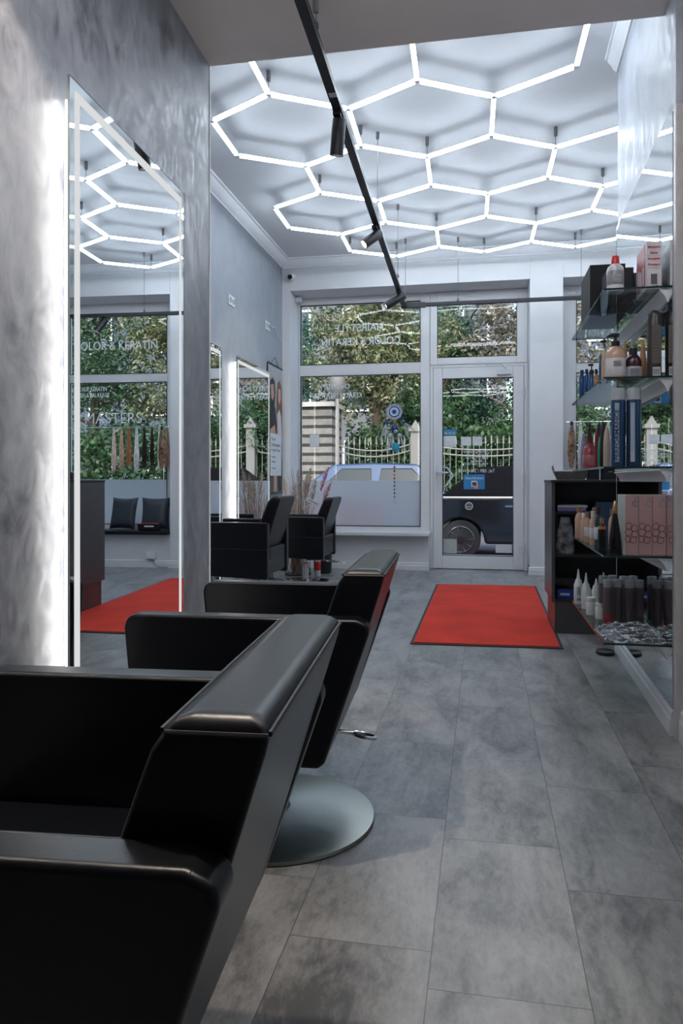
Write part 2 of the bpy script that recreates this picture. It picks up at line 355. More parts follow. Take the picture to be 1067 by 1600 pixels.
# cornice
def cornice(p0, p1, nx, ny, n):
    # profile: out from the wall along (nx, ny)
    prof = [(0, 0), (0, -.095), (.010, -.095), (.014, -.080), (.026, -.072), (.036, -.048), (.052, -.030), (.058, -.016), (.070, -.012), (.072, 0)]
    b = MB(); A = []; B = []
    for u, z in prof:
        A.append(b.b.verts.new((p0[0]+nx*u, p0[1]+ny*u, 3.47+z))); B.append(b.b.verts.new((p1[0]+nx*u, p1[1]+ny*u, 3.47+z)))
    b.b.faces.new(A); b.b.faces.new(B[::-1])
    for i in range(len(prof)): j = (i+1) % len(prof); b.b.faces.new([A[i], A[j], B[j], B[i]])
    struct(b.build(n, MT['ceil'], smooth=True))
cornice((XL, 3.27), (XL, YF), 1.4, 0, 'trim_cornice_left'); cornice((XL, YF), (2.4, YF), 0, -1.4, 'trim_cornice_front')
cornice((rx(3.27), 3.27), (rx(4.545), 4.545), -1, 0, 'trim_cornice_right'); cornice((2.4, 4.5), (2.4, YF), -1, 0, 'trim_cornice_far_right')
# post at the near end of the right mirror
b = MB(); b.box(.727, .757, 3.030, 3.066, 0.0, 2.45); struct(b.build('trim_post', pm('champagne_profile', (.50, .47, .46), .35, .0), bevel=.003, seg=2))

# ------------------------------------------------------------------ windows and door
def frame_rect(b, x0, x1, z0, z1, wl_, wr, wb, wt, y0, y1):
    b.box(x0, x0+wl_, y0, y1, z0, z1); b.box(x1-wr, x1, y0, y1, z0, z1)
    b.box(x0+wl_, x1-wr, y0, y1, z0, z0+wb); b.box(x0+wl_, x1-wr, y0, y1, z1-wt, z1)
def pane(x0, x1, z0, z1, parent, y=YW+.03, tilt=0.):
    M = Matrix.Translation((0, y, z0)) @ Matrix.Rotation(tilt, 4, 'X')
    b = MB(); b.box(x0-.01, x1+.01, 0, .006, -.01, z1-z0+.01, M); g = b.build('glass', MT['glass'], parent)
    b = MB(); t = .007; frame_rect(b, x0, x1, z0, z1, t, t, t, t, YW-.004, y-.001); b.build('gasket', MT['gasket'], parent)
    return g
def vinyl(body, x, z, size, parent, width=None, y=YW+.027, rot=OUT, m=None, bold=.0):
    return text(body, 'lettering', m or MT['letter'], (x, y, z), size, rot, parent, width=width, bold=bold)
# window 1 (left, two panes)
b = MB(); b.box(-2.125, -2.101, YW-.0, YW+.08, .405, 3.125); b.box(-.698, -.592, YW, YW+.08, .405, 3.125)
b.box(-2.101, -.698, YW, YW+.08, .405, .471); b.box(-2.101, -.698, YW, YW+.08, 2.216, 2.345); b.box(-2.101, -.698, YW, YW+.08, 3.045, 3.125)
win = struct(b.build('window_1', MT['frame'], bevel=.004, seg=2))
pane(-2.101, -.698, .471, 2.216, win); pane(-2.101, -.698, 2.345, 3.045, win)
b = MB(); b.box(-2.0995, -.6995, YW+.0225, YW+.0245, .478, .996); b.build('frosted_film', MT['film'], win)
vinyl('HAIRSTYLE', -1.41, 2.765, .12, win, .57, bold=.01); vinyl('COLOR & KERATIN', -1.395, 2.605, .12, win, .92, bold=.01)
vinyl('CHI SYSTEM', -1.69, 2.09, .082, win, .34, bold=.01); vinyl('KERATIN TREATMENT', -1.69, 1.985, .082, win, .62, bold=.012)
b = MB(); b.box(-1.995, -1.885, YW+.024, YW+.028, 1.39, 1.535); b.build('paper_notice', MT['paper'], win)
b = MB(); b.box(-2.13, -.575, 8.09, YW+.02, .40, .425); b.prism([(8.088, .40), (8.10, .40), (8.10, .385), (8.092, .385)], 'x', -2.12, -.58); struct(b.build('trim_sill', MT['frame'], bevel=.005, seg=2))
# window 3 (right)
b = MB(); b.box(.825, 1.0, YW, YW+.08, .38, 3.125); b.box(2.24, 2.30, YW, YW+.08, .38, 3.125)
b.box(1.0, 2.24, YW, YW+.08, .38, .471); b.box(1.0, 2.24, YW, YW+.08, 2.18, 2.28); b.box(1.0, 2.24, YW, YW+.08, 3.0, 3.125)
win = struct(b.build('window_3', MT['frame'], bevel=.004, seg=2))
pane(1.0, 2.24, .471, 2.18, win); pane(1.0, 2.24, 2.28, 3.0, win)
b = MB(); b.box(1.002, 2.238, YW+.0225, YW+.0245, .478, 1.01); b.build('frosted_film', MT['film'], win)
vinyl('COLOR & KERATIN', 1.66, 2.625, .14, win, 1.06, bold=.01); vinyl('SIERT AUF KERATIN', 2.0, 2.105, .075, win, .46, bold=.01)
vinyl('UNGEN & BALAYAGE', 1.98, 2.03, .075, win, .48, bold=.01); vinyl('O MASTERS', 1.79, 1.745, .19, win, .92, bold=-.008)
# transom
b = MB(); frame_rect(b, -.588, .483, 2.305, 3.122, .078, .113, .076, .142, YW-.012, YW+.08)
win = struct(b.build('window_2', MT['frame'], bevel=.004, seg=2)); pane(-.510, .372, 2.381, 2.979, win, tilt=.07)
b = MB(); b.box(-.17, -.10, YW-.035, YW-.012, 3.06, 3.085); b.tube([(-.37, YW-.022, 3.09), (-.2, YW-.03, 3.085), (-.13, YW-.03, 3.075), (-.08, YW-.03, 3.10)], .006); b.build('latch', MT['frame'], win)
# door
b = MB(); frame_rect(b, -.553, .441, .006, 2.268, .101, .111, .145, .121, YW-.012, YW+.07)
door = struct(b.build('door_1', MT['frame'], bevel=.005, seg=2)); pane(-.452, .330, .151, 2.147, door)
b = MB(); b.box(-.588, -.556, YW, YW+.08, 0, 2.305); b.box(.445, .483, YW, YW+.08, 0, 2.305); b.box(-.556, .445, YW, YW+.08, 2.272, 2.305); struct(b.build('door_frame_1', MT['frame']))
b = MB(); b.box(-.525, -.495, YW-.022, YW-.010, .92, 1.16)
b.tube([(-.51, YW-.02, 1.09), (-.51, YW-.065, 1.09), (-.49, YW-.072, 1.09), (-.38, YW-.07, 1.085)], .010, 10)
b.tube([(-.46, YW+.075, 1.15), (-.40, YW+.10, 1.14), (-.34, YW+.10, 1.05), (-.42, YW+.075, .93)], .012, 10); b.build('door_handle', MT['joint'], door, smooth=True)
b = MB(); b.box(.15, .30, YW-.05, YW-.013, 2.175, 2.225); b.tube([(.25, YW-.035, 2.235), (.2, YW-.10, 2.275), (.03, YW-.03, 2.29)], .007); b.build('door_closer', MT['joint'], door, bevel=.004, seg=2)
for z in (.25, 1.03, 1.98):
    b = MB(); b.tube([(.443, YW-.022, z-.05), (.443, YW-.022, z+.05)], .011, 10); b.box(.38, .452, YW-.018, YW-.011, z-.012, z+.012); b.build('hinge', MT['joint'], door, smooth=True)
for i, (t, z) in enumerate([('Öffnungszeiten', 1.322), ('Montag - Freitag', 1.286), ('9:00 - 19:00 Uhr', 1.252), ('Samstag', 1.218), ('9:00 - 17:00 Uhr', 1.184)]):
    vinyl(t, -.07, z, .05 if i == 0 else .038, door)
vinyl('Tel.: 089 / 2464 9448', -.07, 1.105, .055, door, .40)
YS = YW+.026
def sticker(x0, x1, z0, z1, m, n='sticker', p=None): b = MB(); b.box(x0, x1, YS-.003, YS+.002, z0, z1); return b.build(n, m, p or door)
blue = col(.03, .22, .50)
s = sticker(-.215, .018, .90, 1.066, blue, 'opening_sign'); s['label'] = 'blue sign with white lettering hanging in the door glass'
text('Geschlossen', 'lettering', MT['letter'], (-.098, YS-.004, 1.025), .042, INW, s, width=.20)
b = MB(); b.box(-.13, -.065, YS-.006, YS-.004, .93, .995); b.build('tablet_print', MT['paper'], s)
b = MB(); b.box(-.12, -.075, YS-.0075, YS-.0062, .94, .98); b.build('tablet_screen', col(.05, .05, .06), s)
b = MB(); b.lathe([(.014, 0), (.016, .05), (0, .055)], 8, (-.09, YS-.005, .905), sy=.1); b.box(-.075, -.055, YS-.0078, YS-.0064, .905, .975); b.build('hand_print', col(.55, .28, .18), s)
b = MB(); b.lathe([(.045, 0), (.045, .003), (0, .003)], 24, M=Matrix.Translation((-.155, YS+.001, .71)) @ Matrix.Rotation(PI/2, 4, 'X')); s = b.build('round_sticker', MT['paper'], door)
b = MB(); b.lathe([(.034, 0), (.034, .003), (0, .003)], 24, M=Matrix.Translation((-.155, YS-.0021, .71)) @ Matrix.Rotation(PI/2, 4, 'X')); b.build('sticker_ring', col(.12, .13, .14), s)
text('~', 'lettering', MT['paper'], (-.155, YS-.0056, .705), .09, INW, s)
b = MB(); b.lathe([(.02, 0), (.02, .003), (0, .003)], 16, M=Matrix.Translation((-.366, YS+.001, 1.73)) @ Matrix.Rotation(PI/2, 4, 'X')); b.build('round_sticker', MT['paper'], door)
sticker(-.44, -.30, 1.375, 1.503, MT['paper'], 'paper_notice'); sticker(-.44, -.30, 1.515, 1.575, blue, 'blue_label')
text('09 15 23', 'lettering', MT['paper'], (-.37, YS-.004, 1.53), .035, INW, door)
sticker(-.243, -.13, 1.39, 1.49, MT['paper'], 'paper_notice'); sticker(-.116, -.01, 1.39, 1.49, MT['paper'], 'paper_notice')
sticker(-.447, -.292, .175, .335, pm('milky_film', (.42, .45, .44), .4), 'milky_sticker'); sticker(.138, .315, .19, .285, MT['paper'], 'paper_notice')

# ------------------------------------------------------------------ hexagon light
L = .2214*2.33; ORX, ORY, ROT = -.737*2.33, 1.840*2.33, .0177; ZH = 3.33
def hv(i, j, ox=ORX, oy=ORY, L_=L, rot=ROT, z=ZH):
    X = i*L_*3**.5/2; Y = j*L_; c, s = math.cos(rot), math.sin(rot); return Vector((ox+c*X-s*Y, oy+s*X+c*Y, z))
centers = [(2, -.5), (4, -.5), (1, 1), (3, 1), (2, 2.5), (4, 2.5), (6, 2.5), (1, 4), (3, 4), (5, 4), (7, 4), (2, 5.5), (4, 5.5), (6, 5.5)]
def hexlight(centers, hv, name, label, em, r=.012, hangers=(), zc=3.47, extra=(), cap=True):
    edges = set()
    for ci, cj in centers:
        vs = [(ci, cj-1), (ci+1, cj-.5), (ci+1, cj+.5), (ci, cj+1), (ci-1, cj+.5), (ci-1, cj-.5)]
        for k in range(6): edges.add(tuple(sorted((vs[k], vs[(k+1) % 6]))))
    for e in extra: edges.add(tuple(sorted(e)))
    base = hv(3, 2.5); t = thing(name, label, 'ceiling light', base)
    verts = set()
    for a, b_ in sorted(edges):
        A, B = hv(*a)-base, hv(*b_)-base; d = (B-A).normalized(); verts |= {a, b_}
        m = MB(); p0, p1 = A+d*.022, B-d*.022; nx = Vector((-d.y, d.x, 0))
        M = Matrix((( d.x, nx.x, 0, p0.x), (d.y, nx.y, 0, p0.y), (0, 0, 1, p0.z), (0, 0, 0, 1)))
        m.prism([(-r*.8, -r), (r*.8, -r), (r, -r*.7), (r, r*.6), (-r, r*.6), (-r, -r*.7)], 'x', 0, (p1-p0).length, M); lt = m.build('light_tube', em, t)
        if not cap: continue
        m = MB(); m.prism([(-r*1.12, r*.62), (r*1.12, r*.62), (r*1.12, r*1.1), (-r*1.12, r*1.1)], 'x', -.004, (p1-p0).length+.004, M); m.build('aluminium_channel', MT['joint'], lt)
    for v in sorted(verts):
        P = hv(*v)-base; m = MB(); m.lathe([(.016, -.010), (.018, -.006), (.018, .010), (.010, .015)], 6, P); m.build('connector', MT['joint'], t)
    for h in hangers:
        P = hv(*h)-base; m = MB(); zt = zc-base.z; m.tube([(P.x, P.y, .015), (P.x, P.y, zt-.06)], .0022, 5); m.lathe([(.009, zt-.065), (.013, zt-.055), (.013, zt), (.0, zt)], 10, (P.x, P.y, 0)); m.build('hanger', MT['cable'], t)
    return t
hexlight(centers, hv, 'hexagon_light', 'large honeycomb ceiling light of glowing white tubes over the front room', MT['hexe'],
         hangers=[(1, 0), (2, 1.5), (3, 2), (1, 3), (5, 2), (3, 5), (5, 5), (1, 6), (2, 6.5), (4, 6.5), (6, 6.5), (6, 3.5), (3, -1), (5, -1)], extra=[((5, 2), (6, 1.5))])
def hn(i, j): return hv(i, j, -.95, .95, .36, 0, 2.80)
hexlight([(1, 1), (3, 1), (2, 2.5), (4, 2.5)], hn, 'hexagon_light', 'small hexagon tube light on the low ceiling, seen reflected in the door glass', MT['neare'], .016, hangers=[(1, 0), (3, 0), (2, 3.5), (4, 3.5)], zc=2.93, cap=False)

# ------------------------------------------------------------------ track and spotlights
TZ = 2.80
t = thing('ceiling_track', 'black lighting track running under the ceiling and turning along the front wall', 'light track', (-.80, 7.6, TZ))
def P2(x, y, z=0): return (x+.80, y-7.6, z)
def bar(m, p, q, w_, h):
    p, q = Vector(p), Vector(q); d = (q-p); Ln = d.length; d.normalize(); nx = Vector((-d.y, d.x, 0))
    M = Matrix(((d.x, nx.x, 0, p.x), (d.y, nx.y, 0, p.y), (0, 0, 1, p.z), (0, 0, 0, 1))); m.prism([(-w_, -h), (w_, -h), (w_, h), (-w_, h)], 'x', 0, Ln, M)
m = MB(); bar(m, P2(-.64, 1.6), P2(-.80, 7.6), .022, .018); m.build('rail', MT['track'], t, bevel=.003, seg=2)
m = MB(); bar(m, P2(-.822, 7.6), P2(2.3, 7.6), .022, .018); m.build('rail', MT['track'], t, bevel=.003, seg=2)
m = MB(); m.box(-.03, .22, -.028, .028, -.026, .022); m.build('corner_connector', MT['track'], t)
for x, y, zc in [(-.66, 2.9, 2.93), (-.735, 5.2, 3.47), (-.75, 6.6, 3.47), (-.78, 7.55, 3.47), (-.25, 7.6, 3.47), (.95, 7.6, 3.47)]:
    m = MB(); X, Y, _ = P2(x, y); m.tube([(X, Y, .018), (X, Y, zc-TZ)], .0025, 5); m.lathe([(.010, zc-TZ-.05), (.013, zc-TZ-.04), (.013, zc-TZ), (0, zc-TZ)], 10, (X, Y, 0)); m.lathe([(.012, .018), (.012, .035), (.003, .05)], 8, (X, Y, 0)); m.build('hanger', MT['cable'], t)
m = MB(); m.box(*[P2(-.676, 3.35)[0]-.024, P2(-.676, 3.35)[0]+.01], P2(0, 3.33)[1], P2(0, 3.37)[1], -.019, .0); m.build('feed_label', MT['joint'], t)
def spot(x, y, aim, label, lit, energy, r=.034, ln=.17, cone=70, blend=.6):
    s = thing('track_spotlight', label, 'spotlight', (x, y, TZ), 0, 'cylinder spotlights on the ceiling track')
    m = MB(); m.box(-.018, .018, -.05, .05, -.034, -.018); m.tube([(0, 0, -.03), (0, 0, -.075)], .008, 10); m.build('adapter', MT['track'], s)
    d = Vector(aim).normalized(); q = d.to_track_quat('Z', 'Y').to_matrix().to_4x4(); c0 = Vector((0, 0, -.085))-d*ln*.30
    M = Matrix.Translation(c0) @ q
    m = MB(); m.lathe([(0, 0), (r-.003, 0), (r, .004), (r, ln), (r-.003, ln), (r-.004, ln-.02), (0, ln-.02)], 28, M=M); m.build('lamp_head', MT['track'], s, smooth=True)
    m = MB(); m.lathe([(0, ln-.018), (r-.006, ln-.018), (r-.006, ln-.015), (0, ln-.015)], 20, M=M); m.build('lens', MT['lampface'] if lit else MT['lampoff'], s)
    if energy:
        ld = bpy.data.lights.new('spot', 'SPOT'); ld.energy = energy; ld.spot_size = math.radians(cone); ld.spot_blend = blend; ld.shadow_soft_size = .03; ld.color = (1, .86, .72)
        lo = bpy.data.objects.new('spot_beam', ld); C.objects.link(lo); lo.parent = s; lo.matrix_local = Matrix.Translation(c0+d*(ln+.01)) @ (-d).to_track_quat('Z', 'Y').to_matrix().to_4x4()
spot(-.695, 3.55, (-.12, .22, -.95), 'black cylinder spotlight nearest the camera, hanging almost straight down', True, 12)
spot(-.748, 5.15, (-.55, -.45, -.55), 'black cylinder spotlight halfway along the track with its lit lens showing', True, 10)
spot(-.785, 6.95, (-.85, -.25, -.55), 'black cylinder spotlight beside the track corner, tilted to the left', True, 10, r=.038, ln=.21)
spot(-.655, 1.1, (-.535, .10, -1.1), 'black cylinder spotlight on the track above the camera, aimed at the near left wall', True, 45, cone=100, blend=.2)
spot(1.42, 7.6, (.45, -.3, -.85), 'black cylinder spotlight on the front track, seen only in the large mirror', True, 10)

# ------------------------------------------------------------------ wall mirrors with lit bands
def wall_mirror(loc, rz, wid, z0, z1, label, group, bandL=True):
    # local: x out of the wall, y along the wall from 0 to wid
    t = thing('wall_mirror', label, 'mirror', loc, rz, group)
    m = MB(); m.box(.046, .052, 0, wid, z0, z1); m.build('mirror_glass', [MT['mirror']], t)
    m = MB(); e = .0012
    for a in ((.046, .0535, -e, 0, z0, z1), (.046, .0535, wid, wid+e, z0, z1), (.046, .0535, 0, wid, z1, z1+e)): m.box(*a)
    m.build('glass_edge', col(.16, .22, .21, .15), t)
    m = MB(); i, wd = .028, .030; x0, x1 = .0522, .0530
    m.box(x0, x1, i, i+wd, z0+i, z1-i); m.box(x0, x1, wid-i-wd*.7, wid-i, z0+i, z1-i); m.box(x0, x1, i+wd, wid-i-wd*.7, z1-i-wd, z1-i)
    m.build('lit_band', MT['strip'], t)
    m = MB(); j = .045; k = .012
    m.box(.014, .040, j, j+k, z0+j, z1-j); m.box(.014, .040, wid-j-k, wid-j, z0+j, z1-j); m.build('led_backlight', MT['led'], t)
    m = MB(); m.box(0.001, .0455, j+k+.005, wid-j-k-.005, z0+.1, z1-.1); m.build('backing_frame', MT['joint'], t)
    return t
y0 = 1.925
wall_mirror((pierx(y0), y0, 0), MA, .885, .12, 2.158, 'tall backlit mirror on the near left wall beside the closest chairs', 'tall backlit mirrors on the left')
wall_mirror((pierx(.42), .42, 0), MA, .885, .12, 2.158, 'tall backlit mirror beside the camera, in front of the closest chair', 'tall backlit mirrors on the left')
wall_mirror((XL, 6.33, 0), 0, 1.05, .12, 2.115, 'tall backlit mirror on the far left wall next to the poster', 'tall backlit mirrors on the left')
wall_mirror((XL, 4.90, 0), 0, 1.04, .12, 2.115, 'tall backlit mirror just showing past the edge of the left pier', 'tall backlit mirrors on the left')
# frameless mirror on the right pier
rz = -math.atan(.0264)
t = thing('shelf_mirror', 'frameless mirror panel behind the glass product shelves on the right', 'mirror', (rx(3.08), 3.08, 0), rz)
m = MB(); m.box(-.008, -.001, 0, 1.455, .105, 2.47); m.build('mirror_glass', MT['mirror'], t)
m = MB(); m.box(-.0095, -.001, 1.455, 1.463, .105, 2.47); m.build('glass_edge', col(.35, .42, .42, .15), t)

# outlets on far left wall
for y, z, lab in [(6.33, 2.61, 'white double wall socket higher up on the far left wall, nearer the pier'), (7.46, 2.618, 'white double wall socket near the poster with a white plug and cable')]:
    t = thing('wall_socket', lab, 'socket', (XL, y, z), 0, 'white wall sockets above the far mirrors')
    m = MB(); m.box(0, .008, -.082, .082, -.045, .045); m.build('plate', MT['paper'], t, bevel=.003, seg=2)
    for s in (-1, 1):
        m = MB(); m.lathe([(.026, 0), (.026, .012), (.021, .012), (.021, .009), (0, .009)], 20, M=Matrix.Translation((0, s*.040, 0)) @ Matrix.Rotation(PI/2, 4, 'Y')); m.build('socket_insert', col(.35, .38, .41), t)
    if y > 7: m = MB(); m.tube([(.01, .04, 0), (.035, .045, .0), (.05, .12, .002), (.02, .3, -.03), (.012, .5, -.07)], .005, 6); m.build('plug_cable', MT['joint'], t, smooth=True)
# security camera and sensor
t = thing('security_camera', 'small white security camera with a black lens high on the front wall', 'camera', (-2.10, YF, 3.29))
m = MB(); m.lathe([(.035, 0), (.035, .012), (.018, .02), (.018, .035), (0, .04)], 20, M=Matrix.Rotation(PI/2, 4, 'X')); m.build('mount', MT['paper'], t, smooth=True)
m = MB(); m.lathe([(0, 0), (.032, 0), (.034, .01), (.034, .085), (.028, .095)], 24, M=Matrix.Translation((0, -.02, -.015)) @ Matrix.Rotation(PI/2+.25, 4, 'X')); m.build('housing', MT['paper'], t, smooth=True)
m = MB(); m.lathe([(.027, .088), (.027, .098), (.012, .101), (0, .101)], 24, M=Matrix.Translation((0, -.02, -.015)) @ Matrix.Rotation(PI/2+.25, 4, 'X')); m.build('lens', col(.004, .004, .005, .1), t, smooth=True)
t = thing('motion_sensor', 'small white sensor with a looped wire in the upper corner of the left window niche', 'sensor', (-2.125, 8.28, 3.06))
m = MB(); m.box(0, .075, -.03, .02, -.01, .045); m.build('housing', MT['paper'], t, bevel=.01)
m = MB(); m.tube([(.02, 0, .05), (.01, -.05, .10), (.004, -.10, .15), (.004, -.16, .19)], .004, 6); m.build('wire', MT['cable'], t)

# ------------------------------------------------------------------ poster
t = thing('hanging_poster', 'narrow poster of two women hanging from a cord beside the left window', 'poster', (XL+.012, 7.44, 0))
m = MB(); m.box(0, .002, 0, .55, .86, 2.235); m.build('sheet', pm('poster_grey', (.38, .38, .40), .5), t)
m = MB(); m.box(-.003, .006, -.01, .56, 2.225, 2.243); m.box(-.003, .006, -.01, .56, .852, .868); m.box(-.001, .004, -.004, .0, .86, 2.235); m.build('hanging_rail', MT['black'], t)
m = MB(); m.tube([(0, .12, 2.24), (.0, .27, 2.33), (0, .42, 2.24)], .003, 5); m.build('cord', MT['cable'], t)
def flat(poly, name, mt, k, par=t):
    m = MB(); m.prism(poly, 'x', .002+.0008*k, .0026+.0008*k); return m.build(name, mt, par)
skin = col(.50, .28, .20, .6); skin2 = col(.58, .36, .27, .6); dk = col(.015, .015, .02, .6)
flat([(0, .86), (.55, .86), (.55, 1.25), (.0, 1.25)], 'print_dark_ground', col(.05, .05, .055), 1)
flat([(.08, 2.06), (.17, 2.10), (.25, 2.06), (.27, 1.95), (.24, 1.80), (.20, 1.72), (.10, 1.70), (.05, 1.80), (.05, 1.95)], 'print_hair', dk, 2)
flat([(.10, 2.02), (.20, 2.03), (.22, 1.92), (.17, 1.85), (.11, 1.88)], 'print_face', skin, 3)
flat([(.02, 1.78), (.14, 1.84), (.27, 1.78), (.31, 1.60), (.30, 1.35), (.27, 1.10), (.02, 1.10), (0.0, 1.5)], 'print_dress', dk, 3)
flat([(.03, 1.52), (.24, 1.60), (.31, 1.45), (.28, 1.33), (.14, 1.26), (.03, 1.38)], 'print_arm', skin, 4)
flat([(.36, 2.06), (.44, 2.10), (.52, 2.03), (.545, 1.80), (.54, 1.50), (.46, 1.42), (.33, 1.44), (.31, 1.75), (.33, 1.95)], 'print_hair', col(.16, .075, .04, .6), 2)
flat([(.38, 2.00), (.47, 2.01), (.49, 1.91), (.44, 1.83), (.38, 1.87)], 'print_face', skin2, 3)
flat([(.34, 1.72), (.43, 1.78), (.50, 1.70), (.52, 1.52), (.48, 1.40), (.36, 1.42)], 'print_blouse', col(.60, .56, .55, .6), 3)
flat([(.34, 1.42), (.52, 1.42), (.54, .90), (.50, .88), (.38, .88)], 'print_trousers', dk, 3)
flat([(.22, 1.3), (.31, 1.3), (.33, .88), (.20, .88)], 'print_leg', skin2, 4)
t2 = thing('paper_notice', 'white notice sheet with dark lines of print fixed over the lower part of the poster', 'notice', (XL+.022, 7.50, 0))
m = MB(); m.box(0, .002, 0, .42, 1.05, 1.50); m.build('sheet', MT['paper'], t2)
for z, s_, tx in [(1.44, .05, 'Hair'), (1.38, .055, 'So the Sensitive'), (1.325, .055, 'to your Hair'), (1.25, .03, 'Treatment'), (1.20, .03, 'Color and care'), (1.13, .03, 'Keratin')]:
    text(tx, 'print', col(.06, .06, .07), (.0025, .03, z), s_, (PI/2, 0, PI/2), t2, align='LEFT', width=.34 if s_ > .045 and z < 1.42 else .16)

# ------------------------------------------------------------------ salon chairs
def pad_path(pts, r, name, parent, m=None): b = MB(); b.tube(pts, r, 6); return b.build(name, m or MT['seam'], parent, smooth=True)
def armchair_near():
    t = thing('salon_chair', 'x', 'chair', (0, 0, 0))
    H = .655
    prof = [(-.29, .285), (-.322, .62), (-.315, H-.012), (-.295, H), (.285, H), (.312, H-.012), (.318, H-.03), (.205, .295), (.19, .28), (-.28, .28)]
    for s in (-1, 1):
        b = MB(); y = (.280, .34) if s > 0 else (-.34, -.280); b.prism(prof, 'y', *y); a = b.build('armrest', MT['leather'], t, bevel=.014, seg=4)
        yy = s*.333; pad_path([(-.296, yy, H-.005), (0, yy, H-.005), (.29, yy, H-.005)], .0028, 'seam', a); yy = s*.281
        pad_path([(-.296, yy, H-.005), (0, yy, H-.005), (.25, yy, H-.005)], .0025, 'seam', a)
    b = MB(); b.box(-.275, .20, -.27, .27, .29, .371); b.build('seat_frame', MT['leather'], t, bevel=.012)
    b = MB(); b.box(-.30, .20, -.268, .268, .372, .438); b.build('seat', MT['leather'], t, bevel=.028, seg=5)
    # back: leaning slab, width narrows to the top
    b = MB()
    def ring(z, xr, th, hw): return [(xr-th, -hw, z), (xr, -hw, z), (xr, hw, z), (xr-th, hw, z)]
    st = [(.30, .207, .11, .278), (.45, .255, .118, .279), (.60, .302, .120, .283), (.70, .333, .116, .284), (.738, .345, .114, .284), (.756, .349, .106, .282), (.768, .342, .088, .275), (.774, .330, .060, .262)]
    R = [[b.b.verts.new(p) for p in ring(*q)] for q in st]
    b.b.faces.new(R[0][::-1]); b.b.faces.new(R[-1])
    for A, B in zip(R, R[1:]):
        for k in range(4): b.b.faces.new([A[k], A[(k+1) % 4], B[(k+1) % 4], B[k]])
    bk = b.build('backrest', MT['leather'], t, bevel=.016, seg=4)
    for s in (-1, 1): pad_path([(.262-.02, s*.2585, .56), (.296, s*.2585, .66), (.325-.0, s*.256, .745)][::1], .0001, 'seam', bk)
    for x, n_ in ((.351, 0), (.244, 1)):
        pad_path([(x-.002, -.278, .758), (x-.002, 0, .759), (x-.002, .278, .758)], .0028, 'seam', bk)
    for s in (-1, 1): pad_path([(.246, s*.2815, .757), (.348, s*.2815, .757)], .0026, 'seam', bk)
    b = MB(); b.lathe([(.292, .0), (.295, .004), (.293, .012), (.27, .017), (.12, .026), (.045, .034), (.04, .05)], 72); b.build('base_plate', MT['steel'], t, smooth=True)
    b = MB(); b.lathe([(.036, .045), (.036, .20), (.027, .205), (.027, .30)], 28); b.build('column', MT['chrome'], t, smooth=True)
    b = MB(); b.box(-.13, .13, -.13, .13, .262, .285); b.build('mounting_plate', MT['black'], t)
    b = MB(); b.tube([(.03, .02, .235), (.15, .05, .245), (.225, .07, .235)], .0075, 10)
    b.tube([(.225+.03*(1-math.cos(a))*1.1, .07+.016*math.sin(a), .235-.006*(1-math.cos(a))) for a in [2*PI*k/14 for k in range(14)]], .006, 8, closed=True); b.build('pump_lever', MT['chrome'], t, smooth=True)
    return t
A0 = armchair_near(); B0 = copy_tree(A0)
A0.location = (-.567, .932, 0); A0.rotation_euler = (0, 0, math.radians(4)); A0['group'] = B0['group'] = 'black leather salon chairs at the near mirror'
[c for c in A0.children if c.name.startswith('pump_lever')][0].rotation_euler = (0, 0, 2.6)
A0['label'] = 'black leather salon armchair in the foreground, closest to the camera'
B0.location = (-.607, 2.125, 0); B0.rotation_euler = (0, 0, math.radians(2.5))
B0['label'] = 'black leather salon armchair on a round steel base, second from the camera'
def armchair_far():
    t = thing('salon_chair', 'x', 'chair', (0, 0, 0))
    H = .655
    for s in (-1, 1):
        b = MB(); y = (.235, .305) if s > 0 else (-.305, -.235); b.prism([(-.30, .275), (-.30, H), (.245, H), (.245, .255), (0, .262)], 'y', *y); a = b.build('armrest', MT['leather'], t, bevel=.012, seg=4)
        pad_path([(-.29, s*.30, H-.004), (.235, s*.30, H-.004), (.241, s*.30, H-.02), (.241, s*.30, .27)], .0025, 'seam', a)
        if s < 0: pad_path([(-.29, -.3056, .47), (.24, -.3056, .463)], .002, 'seam', a)
    b = MB(); b.box(-.28, .235, -.234, .234, .275, .40); b.build('seat_frame', MT['leather'], t, bevel=.02, seg=4)
    b = MB(); b.box(-.29, .225, -.232, .232, .402, .46); b.build('seat', MT['leather'], t, bevel=.026, seg=4)
    b = MB(); st = [(.455, .205, .085, .215), (.50, .220, .10, .226), (.66, .268, .105, .235), (.80, .315, .092, .235), (.838, .325, .075, .225)]
    R = [[b.b.verts.new(p) for p in [(x-th, -hw, z), (x, -hw, z), (x, hw, z), (x-th, hw, z)]] for z, x, th, hw in st]
    b.b.faces.new(R[0][::-1]); b.b.faces.new(R[-1])
    for A, B in zip(R, R[1:]):
        for k in range(4): b.b.faces.new([A[k], A[(k+1) % 4], B[(k+1) % 4], B[k]])
    b.build('backrest', MT['leather'], t, bevel=.022, seg=4)
    b = MB(); b.box(.19, .238, -.21, .21, .385, .47); b.build('back_bracket', MT['leather'], t, bevel=.01)
    b = MB(); b.lathe([(.27, 0), (.275, .006), (.26, .014), (.1, .022), (.04, .03)], 56); b.build('base_plate', MT['chrome'], t, smooth=True)
    b = MB(); b.lathe([(.034, .03), (.034, .19), (.026, .195), (.026, .27)], 24); b.build('column', MT['chrome'], t, smooth=True)
    b = MB(); b.tube([(.02, -.03, .225), (.18, -.10, .235), (.42, -.13, .205)], .006, 8); b.tube([(.02, .03, .225), (.2, -.04, .235), (.42, -.09, .205), (.42, -.13, .205)], .006, 8); b.build('pump_lever', MT['chrome'], t, smooth=True)
    return t
